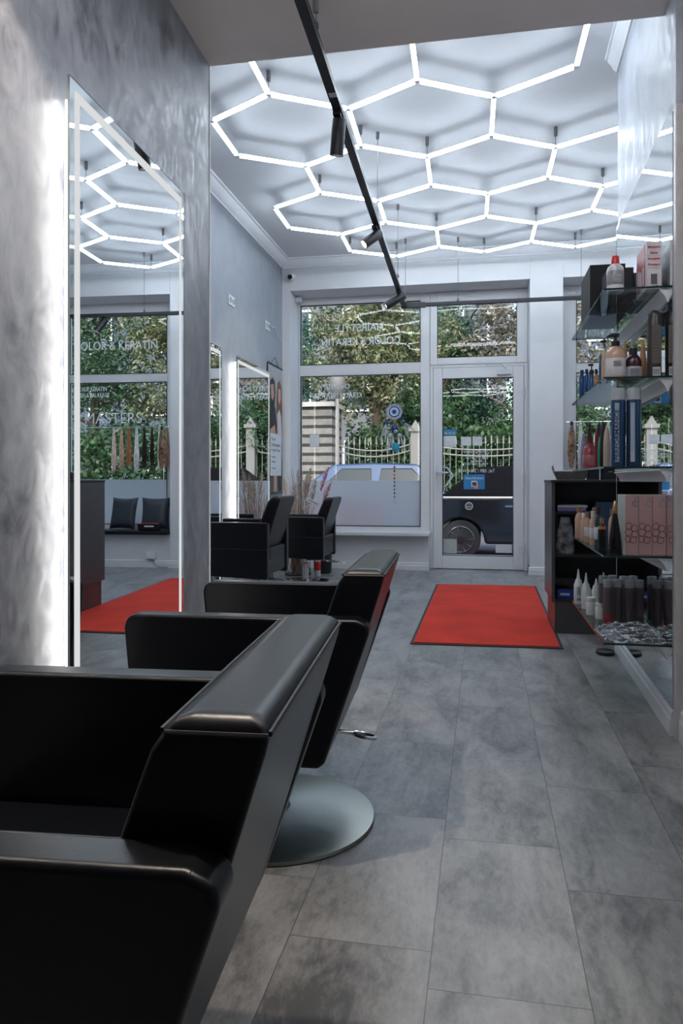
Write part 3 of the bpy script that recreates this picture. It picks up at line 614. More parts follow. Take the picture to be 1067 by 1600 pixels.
C0 = armchair_far(); D0 = copy_tree(C0); C0['group'] = D0['group'] = 'black leather salon chairs at the far mirrors'
C0.location = (-1.80, 5.53, .0); C0['label'] = 'black leather salon armchair beside the left pier, in front of the far left wall'
D0.location = (-1.71, 7.05, .0); D0['label'] = 'black leather salon armchair farthest away, near the pampas grass and left window'
C0.scale = (1, 1, 1.05)
# ------------------------------------------------------------------ rug
t = thing('door_mat', 'long red mat with a thin black edge on the floor before the door', 'rug', (0, 0, 0))
q = [(-.437, 4.505), (.468, 4.54), (.488, 7.17), (-.438, 7.12)]
m = MB(); m.prism(q, 'z', .0005, .006); m.build('rubber_border', MT['rubber'], t)
cx = sum(p[0] for p in q)/4; cy = sum(p[1] for p in q)/4
m = MB(); m.prism([(x+(.018 if x < 0 else -.018), y+(.022 if y < 6 else -.022)) for x, y in q], 'z', .004, .011); m.build('pile', MT['rug'], t)

# ------------------------------------------------------------------ glass shelves on the right pier
SH = [1.78, 1.42, 1.056, .695, .34]
names = ['topmost', 'second from the top', 'middle', 'fourth from the top', 'lowest']
glass_mats = [MT['shelf'], MT['edge']]
for z, nm in zip(SH, names):
    t = thing('glass_shelf', 'clear glass shelf on the right pier, ' + nm + ' of the five', 'shelf', (.49, 3.15, z), 0, 'glass shelves on the right pier')
    m = MB(); x0, x1 = -.009, rx(3.7)-.49-.022; m.box(x0, x1, 0, 1.09, -.008, 0)
    o = m.build('glass_plate', glass_mats, t)
    for p in o.data.polygons:
        if abs(p.normal.z) < .5: p.material_index = 1
    m = MB(); xw = x1+.006; m.prism([(xw, -.010), (xw-.035, -.010), (xw-.040, -.016), (xw-.032, -.022), (xw-.020, -.036), (xw-.012, -.052), (xw-.010, -.062), (xw, -.062)], 'y', .01, 1.05); m.build('support_rail', MT['joint'], t, smooth=True)

# ------------------------------------------------------------------ products
def lab_band(t, r, z0, z1, m, sx=1, sy=1, name='label_band'):
    b = MB(); b.lathe([(r+.0006, z0), (r+.0009, z0+.0005), (r+.0009, z1-.0005), (r+.0006, z1)], 24, sx=sx, sy=sy); b.build(name, m, t, smooth=True)
def lines(t, r, zs, w_, m, face=0):
    b = MB()
    for z in zs: b.box(-w_/2, w_/2, -r-.0018, -r-.0010, z-.0012, z+.0012)
    b.build('print', m, t)
def product(name, label, cat, x, y, z, parts, group, rz=0):
    t = thing(name, label, cat, (x, y, z), rz, group)
    for nm, prof, m in parts:
        b = MB(); b.lathe(prof, 24); b.build(nm, m, t, smooth=True)
    return t
G1, G2, G3, G4, G5 = ['hair products on the ' + s + ' glass shelf' for s in ('top', 'second', 'middle', 'fourth', 'lowest')]
z = SH[0]
whitep = col(.62, .62, .66, .3); redp = col(.62, .02, .02, .35); blk = MT['black']
t = product('shampoo_bottle', 'white bottle with a red cap on the top glass shelf', 'bottle', .541, 3.24, z, [
    ('body', [(.030, 0), (.034, .004), (.034, .095), (.030, .108), (.018, .118), (.016, .120)], whitep), ('cap', [(.0165, .120), (.0165, .150), (.014, .153), (0, .153)], redp)], G1)
lab_band(t, .034, .03, .088, col(.30, .30, .33)); lines(t, .035, [.04, .046, .052, .06, .066], .035, whitep)
def boxthing(name, label, cat, x0, x1, y0, y1, z0, z1, m, group, front=None):
    t = thing(name, label, cat, ((x0+x1)/2, y0, z0), 0, group); hx = (x1-x0)/2
    b = MB(); b.box(-hx, hx, 0, y1-y0, 0, z1-z0); b.build('carton', m, t, bevel=.0012, seg=1)
    return t, hx
t, hx = boxthing('product_box', 'white box printed with red words, near end of the top glass shelf', 'box', .655, .714, 3.20, 3.40, z, z+.195, col(.62, .60, .62), G1)
for i, s_ in enumerate(['Moisture', 'Shine', 'Strengthen', 'Protect']):
    text(s_, 'lettering', redp, (0, -.0012, .172-.024*i), .014, INW, t, width=.046 if i != 1 else .028, bold=.02)
    b = MB(); b.box(-.024, .024, -.0006, -.0001, .159-.024*i, .1596-.024*i); b.build('rule', col(.2, .3, .35), t)
b = MB(); b.prism([(-.012, .02), (.012, .02), (.012, .062), (-.012, .062)], 'y', -.0012, -.0002); b.build('bottle_print', col(.12, .11, .12), t)
text('CARE', 'lettering', blk, (.006, -.0012, .011), .012, INW, t, width=.02)
b = MB(); b.box(-hx-.0015, -hx-.0003, .02, .18, .02, .19); b.build('side_print', col(.40, .05, .06), t)
b = MB()
for yy, zz in ((.05, .03), (.10, .025), (.14, .04)): b.box(-hx-.003, -hx-.0017, yy-.014, yy+.014, zz, zz+.07)
b.build('bottle_print', col(.55, .55, .57), t)
t, _ = boxthing('product_box', 'plain black box behind the red-capped bottle', 'box', .545, .655, 3.46, 3.62, z, z+.165, col(.006, .008, .012, .7), G1)
t, _ = boxthing('product_box', 'large black box at the far end of the top glass shelf', 'box', .50, .66, 3.68, 4.0, z, z+.245, col(.005, .007, .010, .7), G1)
t, _ = boxthing('product_box', 'small dark blue box on the top shelf behind the white and red box', 'box', .665, .725, 3.50, 3.66, z, z+.15, col(.03, .03, .05), G1)
z = SH[1]
t = product('pump_bottle', 'beige bottle with a white label and black pump on the second glass shelf', 'bottle', .542, 3.24, z, [
    ('body', [(.036, 0), (.040, .004), (.040, .100), (.034, .120), (.020, .134), (.014, .138)], col(.55, .36, .25, .25)), ('collar', [(.0165, .138), (.0165, .158), (.012, .160), (.006, .161), (.006, .180)], blk)], G2)
b = MB(); b.box(-.020, .014, -.012, .012, .178, .192); b.prism([(-.020, .178), (-.020, .190), (-.036, .182), (-.034, .174)], 'y', -.006, .006); b.build('pump_head', blk, t, bevel=.003)
lab_band(t, .040, .012, .085, col(.62, .60, .60)); lines(t, .041, [.07, .064, .058, .052], .03, col(.15, .15, .17))
t = product('pump_bottle', 'short dark plum bottle with a black top beside the beige bottle', 'bottle', .615, 3.26, z, [
    ('body', [(.030, 0), (.034, .004), (.034, .075), (.028, .092), (.018, .102), (.016, .104)], col(.045, .010, .018, .12)), ('cap', [(.0165, .104), (.0165, .130), (0, .130)], blk)], G2)
lab_band(t, .034, .0, .052, col(.42, .42, .46)); lines(t, .035, [.04, .034, .028, .022, .014], .035, col(.12, .12, .14))
tan = col(.40, .20, .10, .4)
for x, y, h, s_ in [(.600, 3.36, .185, 'tan pointed tube between the beige and plum bottles'), (.668, 3.33, .178, 'tan pointed tube between the plum bottle and the spray can')]:
    t = product('cream_tube', s_, 'tube', x, y, z, [('body', [(.012, 0), (.017, .02), (.016, .07), (.010, .13), (.004, h-.008), (0, h)], tan)], G2)
t = product('hairspray_can', 'tall dark grey spray can with a rounded top on the second shelf', 'can', .696, 3.25, z, [
    ('body', [(.025, 0), (.028, .003), (.028, .245), (.026, .252)], col(.05, .045, .042, .35, .3)), ('cap', [(.0262, .252), (.025, .268), (.017, .280), (.006, .284), (.0, .284)], col(.03, .028, .028))], G2)
b = MB(); b.box(-.014, .020, -.0296, -.0284, .06, .215); b.build('label_print', col(.13, .11, .10), t); b = MB(); b.box(-.012, .018, -.0300, -.0285, .008, .045); b.build('barcode_patch', col(.55, .55, .57), t)
b = MB()
for k in range(7): b.box(-.009+k*.0035, -.0075+k*.0035, -.0306, -.0301, .014, .038)
b.build('barcode', blk, t); b = MB()
for k in range(9): b.box(-.010, .014-.002*(k % 3), -.0303, -.0297, .08+.014*k, .0815+.014*k)
b.build('print', blk, t)
bl = col(.012, .07, .22, .25)
for x, y, h, r, c_, s_, cp in [(.520, 4.13, .165, .015, bl, 'farthest dark blue bottle on the second shelf', .025), (.527, 4.00, .150, .013, bl, 'slim dark blue bottle second from the far end of the second shelf', .02),
        (.532, 3.86, .125, .017, col(.02, .12, .30, .2), 'blue bottle with a black pump on the second shelf', .03), (.536, 3.73, .110, .011, col(.45, .22, .10, .3), 'small orange bottle on the second shelf', .03),
        (.540, 3.60, .165, .012, col(.01, .05, .16, .3), 'narrow navy tube on the second shelf', .0), (.528, 3.44, .165, .013, col(.55, .38, .28, .4), 'beige tube standing behind the beige pump bottle', .0)]:
    parts = [('body', [(r*.9, 0), (r, .003), (r, h-.035), (r*.55, h-.022), (r*.5, h-.018)], c_)] if cp else [('body', [(r, 0), (r, h*.6), (r*.6, h-.01), (0, h)], c_)]
    if cp: parts.append(('cap', [(r*.62, h-.018), (r*.62, h+.005), (0, h+.006)], blk if 'pump' in s_ or 'orange' in s_ else c_))
    t = product('care_bottle' if cp else 'cream_tube', s_, 'bottle' if cp else 'tube', x, y, z, parts, G2)
    if 'pump' in s_: b = MB(); b.tube([(0, 0, h+.004), (0, 0, h+.03)], .003, 8); b.box(-.016, .008, -.006, .006, h+.026, h+.036); b.build('pump_head', blk, t)
z = SH[2]
cb = col(.018, .06, .14, .25, .4)
for i, x in enumerate((.549, .610)):
    t = product('hairspray_can', ['tall blue spray can with vertical lettering on the middle shelf', 'tall blue spray can with a barcode on the middle shelf'][i], 'can', x, 3.22, z, [
        ('body', [(.026, 0), (.029, .003), (.029, .27), (.0275, .275)], cb), ('cap', [(.0285, .275), (.0285, .318), (.026, .324), (0, .325)], col(.45, .47, .50, .25))], G3)
    b = MB(); b.box(-.018, -.001, -.0297, -.0285, .02, .262); b.build('silver_stripe', col(.35, .42, .50, .3), t)
    if i == 0: text('PERFORMANCE', 'lettering', col(.01, .03, .09), (-.0095, -.0300, .13), .022, (PI/2, -PI/2, 0), t, width=.21, bold=.02)
    else: b = MB(); b.box(-.017, -.003, -.0303, -.0298, .02, .06); b.build('barcode_patch', col(.5, .5, .52), t)
pk = col(.30, .055, .075, .2)
t = product('care_bottle', 'pink bottle with a narrow neck on the middle glass shelf', 'bottle', .524, 3.86, z, [('body', [(.030, 0), (.034, .004), (.034, .085), (.026, .110), (.013, .125), (.012, .130)], pk), ('cap', [(.015, .130), (.015, .165), (0, .165)], col(.16, .02, .03))], G3)
lab_band(t, .034, .02, .07, col(.36, .12, .14))
for x, y, h, r, c_, s_ in [(.524, 4.1, .20, .015, col(.28, .26, .36), 'lilac and white tube at the far end of the middle shelf'), (.533, 3.70, .20, .010, col(.20, .02, .03), 'slim dark red tube on the middle shelf'), (.533, 3.60, .15, .010, col(.01, .30, .12), 'small green tube on the middle shelf'),
        (.527, 3.47, .215, .014, col(.015, .02, .02), 'black pointed tube on the middle shelf'), (.522, 3.33, .18, .015, col(.48, .40, .34), 'beige rounded tube beside the blue spray cans')]:
    product('cream_tube', s_, 'tube', x, y, z, [('body', [(r*.8, 0), (r, .004), (r, h*.55), (r*.8, h*.8), (r*.35, h*.95), (0, h)], c_)], G3)
z = SH[3]
cop = col(.42, .22, .13, .25, .5); lb = col(.52, .33, .24, .3)
for x, y, h, r, c_, cp, s_ in [(.500, 4.07, .165, .0235, lb, cop, 'pale peach bottle with a copper cap at the far end of the fourth shelf'), (.503, 3.93, .140, .016, lb, col(.6, .6, .6), 'slim peach bottle with a white cap on the fourth shelf'),
        (.565, 3.98, .165, .022, lb, cop, 'peach bottle with a copper cap in the second row of the fourth shelf'), (.504, 3.80, .150, .016, lb, cop, 'peach tube bottle with a white label band on the fourth shelf'), (.510, 3.66, .160, .016, lb, col(.6, .6, .58), 'peach bottle with a pale cap beside the teal bottle'),
        (.515, 3.52, .185, .017, col(.01, .06, .07, .15), blk, 'dark teal bottle on the fourth shelf'), (.60, 3.66, .17, .020, lb, cop, 'peach bottle with a copper cap standing behind the teal bottle'),
        (.512, 3.40, .14, .017, col(.008, .008, .01, .2), cop, 'black bottle with an orange band on the fourth shelf'), (.60, 3.42, .14, .017, col(.008, .008, .01, .2), cop, 'black bottle with an orange band behind the black cone bottle')]:
    t = product('care_bottle', s_, 'bottle', x, y, z, [('body', [(r*.9, 0), (r, .004), (r, h*.62), (r*.8, h*.74), (r*.5, h*.80), (r*.5, h*.82)], c_), ('cap', [(r*.62, h*.82), (r*.62, h), (0, h)], cp)], G4)
    if 'label' in s_ or 'pale cap' in s_ or 'teal bottle on' in s_: lab_band(t, r, h*.2, h*.5, col(.55, .55, .58))
    if 'orange band' in s_: lab_band(t, r*.9, h*.62, h*.74, col(.45, .18, .06))
t = product('cone_bottle', 'glossy black cone-shaped bottle with a gold tip on the fourth shelf', 'bottle', .545, 3.27, z, [('body', [(.026, 0), (.028, .004), (.022, .08), (.012, .150), (.009, .165)], col(.006, .006, .008, .1)), ('cap', [(.0095, .165), (.011, .18), (.006, .215), (0, .222)], col(.50, .32, .14, .2, .8))], G4)
pb = col(.40, .25, .25, .55); pd = col(.16, .07, .08)
for i in range(3):
    x0 = .572+.0525*i
    t, hx = boxthing('product_box', ['dusty pink box with a ring pattern, leftmost of three on the fourth shelf', 'dusty pink box with a ring pattern, middle of three on the fourth shelf', 'dusty pink box with a ring pattern, rightmost of three against the mirror'][i], 'box', x0, x0+.0515, 3.19, 3.36, z, z+.245, pb, 'three pink boxes on the fourth shelf')
    if i == 0: b = MB(); b.box(-hx-.0012, -hx-.0002, .0, .17, .0, .245); b.build('side_panel', col(.50, .50, .48), t)
    for a, c_, rr, mm in [(-.012, .118, .013, pd), (.008, .110, .013, pd), (-.014, .092, .014, pd), (.010, .085, .013, pd), (.004, .062, .013, pd), (-.016, .065, .012, pd), (.012, .21, .012, col(.28, .33, .42)), (.018, .228, .010, col(.28, .33, .42))]:
        b = MB(); b.tube([(a+rr*math.cos(2*PI*k/18), -.0014, c_+rr*math.sin(2*PI*k/18)) for k in range(18)], .0011, 4, closed=True); b.build('ring_print', mm, t)
z = SH[4]
wp = col(.60, .60, .60, .4)
for x, y, h, s_ in [(.500, 4.12, .185, 'white applicator bottle with a pointed nozzle, farthest on the lowest shelf'), (.520, 3.97, .185, 'white applicator bottle with a pointed nozzle, second from the far end'), (.560, 3.90, .165, 'white applicator bottle, third, standing behind the small jars'), (.610, 4.0, .185, 'white applicator bottle half hidden behind the grey cans')]:
    t = product('applicator_bottle', s_, 'bottle', x, y, z, [('body', [(.020, 0), (.0235, .004), (.0235, .10), (.018, .115)], wp), ('nozzle', [(.017, .1155), (.017, .125), (.009, .135), (.003, h), (0, h)], wp)], G5)
    if 'farthest' in s_: lines(t, .023, [.09, .083, .076, .069, .062, .055, .03, .026, .022], .02, blk)
for x, y, h, s_ in [(.520, 3.80, .085, 'small white jar in front of the applicator bottles'), (.548, 3.70, .075, 'small white jar beside the first grey can')]:
    product('product_jar', s_, 'jar', x, y, z, [('body', [(.020, 0), (.0225, .003), (.0225, h*.7), (.019, h*.76)], wp), ('lid', [(.0215, h*.765), (.0215, h), (0, h)], wp)], G5)
gm = col(.115, .085, .095, .3, .2); gl = col(.30, .29, .31, .25)
for r_ in range(2):
    for k in range(4):
        x = .563+.046*k; y = 3.56+r_*.14+(.02 if k % 2 else 0)
        s_ = ('grey mauve spray can, %s, %s row, lowest shelf' % (['first from the left', 'second from the left', 'third from the left', 'nearest the mirror'][k], ['front', 'back'][r_]))
        t = product('hairspray_can', s_, 'can', x, y, z, [('body', [(.019, 0), (.0215, .003), (.0215, .165), (.020, .170)], gm), ('cap', [(.0212, .170), (.0212, .200), (.019, .205), (0, .205)], gl)], G5)
        if k == 0 and r_ == 0: lab_band(t, .0215, .006, .045, col(.22, .015, .02))
# plastic bag heap
def crumple(sx, sy, sz, seed, n=26):
    r = np.random.default_rng(seed); b = MB(); g = []
    for i in range(n):
        row = []
        for j in range(n):
            u, v = i/(n-1)*2-1, j/(n-1)*2-1; e = max(0, 1-abs(u)**2.5)*max(0, 1-abs(v)**2.5)
            zz = e**.5*sz*(.55+.45*r.random())+.002; row.append(b.b.verts.new((u*sx*(.94+.08*r.random()), v*sy*(.94+.08*r.random()), zz)))
        g.append(row)
    for i in range(n-1):
        for j in range(n-1): b.b.faces.new([g[i][j], g[i+1][j], g[i+1][j+1], g[i][j+1]])
    return b
clear = thin_glass('clear_plastic', (.80, .83, .86), 1.6, .08)
t = thing('plastic_bag', 'clear plastic bags holding black gloves at the near end of the lowest shelf', 'bag', (.615, 3.31, z))
b = crumple(.112, .125, .046, 3, 9); b.build('black_contents', col(.012, .014, .018, .4), t, smooth=True)
wrapm = bpy.data.materials.new('crinkled_wrap'); wrapm.use_nodes = True; wn2 = wrapm.node_tree.nodes; wl2 = wrapm.node_tree.links; wt = wn2.new('ShaderNodeBsdfTransparent'); wm = wn2.new('ShaderNodeMixShader')
wn2['Principled BSDF'].inputs['Base Color'].default_value = (.6, .63, .68, 1); wn2['Principled BSDF'].inputs['Roughness'].default_value = .12; wnz = wn2.new('ShaderNodeTexNoise'); wnz.inputs['Scale'].default_value = 10; wnz.inputs['Distortion'].default_value = 1
wrp = wn2.new('ShaderNodeValToRGB'); wrp.color_ramp.elements[0].position = .48; wrp.color_ramp.elements[1].position = .62; wrp.color_ramp.elements[0].color = (.05,)*3+(1,); wrp.color_ramp.elements[1].color = (.75,)*3+(1,)
wl2.new(wnz.outputs[0], wrp.inputs[0]); wl2.new(wrp.outputs[0], wm.inputs[0]); wl2.new(wt.outputs[0], wm.inputs[1]); wl2.new(wn2['Principled BSDF'].outputs[0], wm.inputs[2]); wl2.new(wm.outputs[0], wn2['Material Output'].inputs[0])
b = crumple(.132, .155, .058, 5, 11); b.build('plastic_wrap', wrapm, t)
# ------------------------------------------------------------------ black cabinet behind the shelves
t = thing('shelf_cabinet', 'black open-front cabinet behind the glass shelves on the right', 'cabinet', (.44, 5.0, 0))
Wc, Dc = .62, .56
b = MB(); b.box(0, .022, 0, Dc, .205, .985); b.build('side_panel', MT['panel'], t, bevel=.002, seg=1); b = MB(); b.box(Wc-.022, Wc, 0, Dc, .205, .985); b.build('side_panel', MT['panel'], t)
b = MB(); b.box(-.004, Wc+.004, -.004, Dc, .985, 1.003); b.build('top', MT['darkwood'], t, bevel=.002, seg=1)
b = MB(); b.box(.022, Wc-.022, .004, Dc-.01, .205, .222); b.build('bottom_panel', MT['darkwood'], t); b = MB(); b.box(.022, Wc-.022, .01, Dc-.01, .50, .517); b.build('shelf_board', MT['darkwood'], t)
b = MB(); b.box(.022, Wc-.022, Dc-.012, Dc, .222, .985); b.build('back_panel', MT['darkwood'], t)
b = MB(); b.box(.02, Wc-.02, .01, Dc-.02, 0, .205); b.build('plinth', MT['panel'], t)
def inside(name, label, cat, x, y, z_, fn): tt = thing(name, label, cat, (x, y, z_)); fn(tt); return tt
t = thing('flat_box', 'white and purple boxes lying flat in the upper part of the black cabinet', 'box', (.56, 5.12, .795))
b = MB(); b.box(-.07, .11, 0, .2, 0, .022); b.build('purple_box', col(.22, .17, .42), t); b = MB(); b.box(-.07, .12, 0, .2, .024, .040); b.build('white_box', col(.5, .52, .56), t)
t = thing('storage_tray', 'black tray carrying the flat boxes inside the cabinet', 'tray', (.575, 5.12, .775)); b = MB(); b.box(-.10, .18, -.02, .25, 0, .018); b.box(-.10, -.09, -.02, .25, -.255, 0); b.box(.17, .18, -.02, .25, -.255, 0); b.build('board', MT['black'], t)
t = thing('plastic_bag', 'crumpled grey and black plastic bag standing in the upper cabinet compartment', 'bag', (.53, 5.05, .518))
b = MB(); prof = [(.055, 0), (.065, .03), (.062, .10), (.045, .17), (.03, .24)]; b.lathe(prof, 14, sy=.5)
for v in b.b.verts: v.co.x += random.uniform(-.006, .006); v.co.y += random.uniform(-.006, .006)
b.build('bag_body', pm('streaked_plastic', (.12, .12, .13), .15, var=.9, scale=22), t, smooth=True)
t = thing('tin_box', 'blue tin box on the floor of the lower cabinet compartment', 'box', (.53, 5.06, .222)); b = MB(); b.box(-.05, .05, 0, .08, 0, .055); b.build('tin', col(.01, .03, .22, .3), t, bevel=.004); b = MB(); b.box(-.03, .03, -.0012, 0, .02, .035); b.build('label_print', col(.4, .45, .6), t)
t = thing('plastic_tub', 'clear plastic tub behind the blue tin in the lower cabinet compartment', 'box', (.56, 5.2, .222)); b = MB(); b.box(-.09, .06, 0, .12, 0, .12); b.build('tub', clear, t, bevel=.006)
t = thing('storage_box', 'dark blue box at the right of the upper cabinet compartment', 'box', (.80, 5.12, .518)); b = MB(); b.box(-.07, .12, 0, .2, 0, .34); b.build('carton', col(.02, .05, .10), t, bevel=.003)
# on top of the cabinet
t = thing('woven_basket', 'small grey woven basket with a handle and white cloth on the black cabinet', 'basket', (.577, 5.16, 1.003))
b = MB(); hx0, hx1, hy0, hy1, hh = .085, .108, .06, .085, .052
N = 14
for k in range(N):
    f = k/N; xw, yw = hx0+(hx1-hx0)*f, hy0+(hy1-hy0)*f; zz = .004+hh*f; r_ = .0032
    pts = []
    for q_ in range(48):
        a = 2*PI*q_/48; ca, sa = math.cos(a), math.sin(a); e_ = .35; X = xw*math.copysign(abs(ca)**e_, ca); Y = yw*math.copysign(abs(sa)**e_, sa); wv = .0018*math.cos(q_*PI+k*PI); pts.append((X*(1+wv/xw), Y*(1+wv/yw), zz))
    b.tube(pts, r_, 5, closed=True)
b.box(-hx0, hx0, -hy0, hy0, 0, .004); b.build('wicker', pm('grey_wicker', (.20, .18, .17), .8, var=.3, scale=60), t)
b = MB(); b.box(-.112, .112, -.09, .09, .054, .062); b.build('cloth_lining', col(.5, .52, .52, .9), t, bevel=.003)
for s in (-1, 1): b = MB(); b.tube([(s*.107, -.03, .055), (s*.118, -.028, .085), (s*.113, 0, .098), (s*.118, .028, .085), (s*.107, .03, .055)], .004, 8); b.build('handle', MT['cable'], t, smooth=True)
t = thing('small_box', 'black box with a white strip standing beside the basket on the cabinet', 'box', (.745, 5.1, 1.003)); b = MB(); b.box(-.06, .02, 0, .14, 0, .078); b.build('case', MT['black'], t, bevel=.003); b = MB(); b.box(.006, .014, -.0015, -.0001, 0, .07); b.build('white_strip', MT['paper'], t)
t = thing('small_box', 'black device with two small white marks next to the pier on the cabinet', 'box', (.86, 5.1, 1.003)); b = MB(); b.box(-.085, .10, 0, .16, 0, .085); b.build('case', MT['black'], t, bevel=.003); b = MB(); b.box(-.05, -.025, -.0015, -.0001, .052, .056); b.box(-.05, -.025, -.0015, -.0001, .064, .067); b.build('white_marks', MT['paper'], t)
# small black disc stool foot under the shelf
t = thing('round_disc', 'flat black round disc on the floor under the lowest shelf', 'disc', (.69, 4.46, 0)); b = MB(); b.lathe([(.045, 0), (.052, .006), (.052, .02), (.045, .026), (0, .026)], 32); b.build('disc', MT['black'], t, smooth=True)

# ------------------------------------------------------------------ hair swatches on a rail at the right window
t = thing('swatch_rail', 'thin rail carrying the hair swatches in front of the right window', 'rail', (.86, 8.24, 1.625)); b = MB(); b.tube([(.02, 0, 0), (1.35, 0, 0)], .005, 8); b.build('rod', MT['chrome'], t, smooth=True)
for x_ in (.03, 1.34): b = MB(); b.tube([(x_, 0, 0), (x_, .13, .0), (x_, .185, 0)], .004, 6); b.build('bracket', MT['chrome'], t)
hc = [(.40, .24, .15), (.72, .70, .68), (.03, .022, .02), (.022, .018, .018), (.72, .72, .72), (.42, .16, .07), (.62, .40, .28), (.75, .60, .50)]
hn_ = ['light brown', 'silver white', 'dark brown', 'near black', 'platinum', 'copper', 'honey blond', 'pale blond']
for k in range(8):
    x = .93+.094*k
    t = thing('hair_swatch', hn_[k] + ' hair swatch hanging from the window rail', 'hair swatch', (x, 8.24, 1.618), 0, 'hair swatches at the right window')
    b = MB(); n = 46; Ln = .50+.04*math.sin(k*2.1)
    for i in range(n):
        a = 2*PI*i/n*3.7; r0 = .010*(.3+.7*((i*7) % n)/n); r1 = r0*2.6; ph = random.uniform(-.01, .01)
        b.tube([(r0*math.cos(a), r0*math.sin(a), -.02), (r1*.7*math.cos(a), r1*.5*math.sin(a), -.12), (r1*math.cos(a)+ph, r1*.6*math.sin(a), -.33), (r1*.8*math.cos(a)+ph, r1*.5*math.sin(a), -Ln+random.uniform(0, .07))], [.0035, .004, .0035, .001], 4)
    b.build('strands', pm('hair_'+hn_[k].replace(' ', '_'), hc[k], .4, var=.3, scale=30), t, smooth=True)
    b = MB(); b.lathe([(.006, -.035), (.014, -.028), (.015, -.012), (.008, 0), (.004, .004)], 12); b.tube([(0, .0, 0), (0, -.012, .010), (0, 0, .018)], .002, 5); b.build('knot', col(*[c_*.8 for c_ in hc[k]]), t, smooth=True)
t = thing('hair_swatch', 'dark and blond streaked hair swatch hanging at the left edge of the right window', 'hair swatch', (.905, 8.0, 1.60), 0, 'hair swatches at the right window')
b = MB()
for i in range(40):
    a = i*2.4; r0 = .010*((i % 9)/9+.2); b.tube([(r0*math.cos(a), r0*math.sin(a), -.02), (r0*3*math.cos(a), r0*2*math.sin(a), -.16), (r0*3.6*math.cos(a), r0*2*math.sin(a), -.32), (r0*1.5*math.cos(a), r0*math.sin(a), -.47)], [.004, .005, .0045, .001], 4)
b.build('strands', pm('streaked_hair', (.25, .16, .10), .4, var=.9, scale=40), t, smooth=True); b = MB(); b.lathe([(.012, -.03), (.018, -.01), (.014, .01), (0, .02)], 12); b.tube([(0, 0, .015), (0, .12, .025), (0, .236, .03)], .0025, 5); b.build('knot', MT['black'], t, smooth=True)
# bench pad, cushions, bag
t = thing('bench_pad', 'flat black pad lying along the bench under the right window', 'seat pad', (1.56, 8.10, .38)); b = MB(); b.box(-.725, .725, -.13, .20, 0, .045); b.build('pad', MT['leather'], t, bevel=.012)
def cushion(x, y, rz, label):
    t = thing('cushion', label, 'cushion', (x, y, .428), rz, 'black cushions on the window bench')
    b = MB(); n = 16; hw, hh, th = .17, .19, .055; F = []; Bk = []
    for i in range(n+1):
        rf, rb = [], []
        for j in range(n+1):
            u, v = i/n*2-1, j/n*2-1; e = (max(0, 1-u**4)*max(0, 1-v**4))**.5; pinch = 1-.06*(1-u*u)*0-.05*(1-abs(u))*abs(v)**2-.0
            X = u*hw*(1-.08*(1-v*v)); Z = hh+v*hh*(1-.08*(1-u*u)); Z -= 0
            rf.append(b.b.verts.new((X, -th*e, Z))); rb.append(b.b.verts.new((X, th*e, Z)) if 0 < i < n and 0 < j < n else rf[-1])
        F.append(rf); Bk.append(rb)
    for i in range(n):
        for j in range(n):
            b.b.faces.new([F[i][j], F[i+1][j], F[i+1][j+1], F[i][j+1]])
            q_ = [Bk[i][j], Bk[i][j+1], Bk[i+1][j+1], Bk[i+1][j]]
            if len(set(q_)) == 4:
                try: b.b.faces.new(q_)
                except Exception: pass
    c_ = b.build('cover', pm('dark_blue_leather', (.014, .022, .033), .4), t, smooth=True); c_.rotation_euler = (-.22, 0, 0)
cushion(1.06, 8.18, -.1, 'dark cushion on the window bench nearest the door'); cushion(1.46, 8.18, .15, 'dark cushion on the window bench farther from the door')
t = thing('bench_bag', 'black folded bag with a red edge lying on the window bench', 'bag', (1.05, 7.99, .426)); b = MB(); b.box(-.12, .14, -.02, .07, 0, .085); b.build('bag_body', MT['leather'], t, bevel=.025, seg=4); b = MB(); b.box(-.06, .05, -.0215, -.0195, .045, .06); b.build('white_print', MT['paper'], t); b = MB(); b.tube([(-.12, -.02, .082), (.0, -.022, .088), (.13, -.02, .08)], .004, 6); b.build('red_edge', redp, t)
t = thing('wall_socket', 'white socket with a hanging cable low under the right window bench', 'socket', (1.05, 8.068, .14)); b = MB(); b.box(-.055, .055, -.045, 0, -.04, .045); b.build('plate', MT['paper'], t, bevel=.006); b = MB(); b.tube([(-.03, -.03, -.035), (-.05, -.05, -.10), (-.10, -.06, -.125), (-.20, -.04, -.130)], .004, 6); b.build('cable', MT['cable'], t, smooth=True)

# ------------------------------------------------------------------ pampas grass in a wire basket, black pot
def wire_basket(x, y, r, h, label):
    t = thing('wire_basket', label, 'basket', (x, y, 0), 0, 'black wire baskets by the far wall')
    b = MB()
    for z_, k in ((.008, 1.0), (h, .92)): b.tube([(r*k*math.cos(2*PI*i/28), r*k*math.sin(2*PI*i/28), z_) for i in range(28)], .005, 5, closed=True)
    b.lathe([(r*.98, .0), (r*.98, .01), (0, .01)], 28); b.build('rim', MT['black'], t)
    b = MB(); n = 14
    for i in range(n):
        for d in (-2, 2):
            a0, a1 = 2*PI*i/n, 2*PI*(i+d)/n; b.tube([(r*math.cos(a0+(a1-a0)*f)*(1-.08*f), r*math.sin(a0+(a1-a0)*f)*(1-.08*f), .008+(h-.008)*f) for f in (0, .25, .5, .75, 1)], .0022, 4)
    b.build('lattice', MT['black'], t); return t
wire_basket(-1.93, 7.62, .135, .30, 'black wire lattice basket holding the pampas grass'); wire_basket(-1.95, 6.33, .12, .26, 'black wire lattice basket under the left mirror behind the first far chair')
t = thing('pampas_grass', 'dried pampas grass bunch with beige and one pink plume beside the left window', 'dried grass', (-1.93, 7.62, .02))
b = MB()
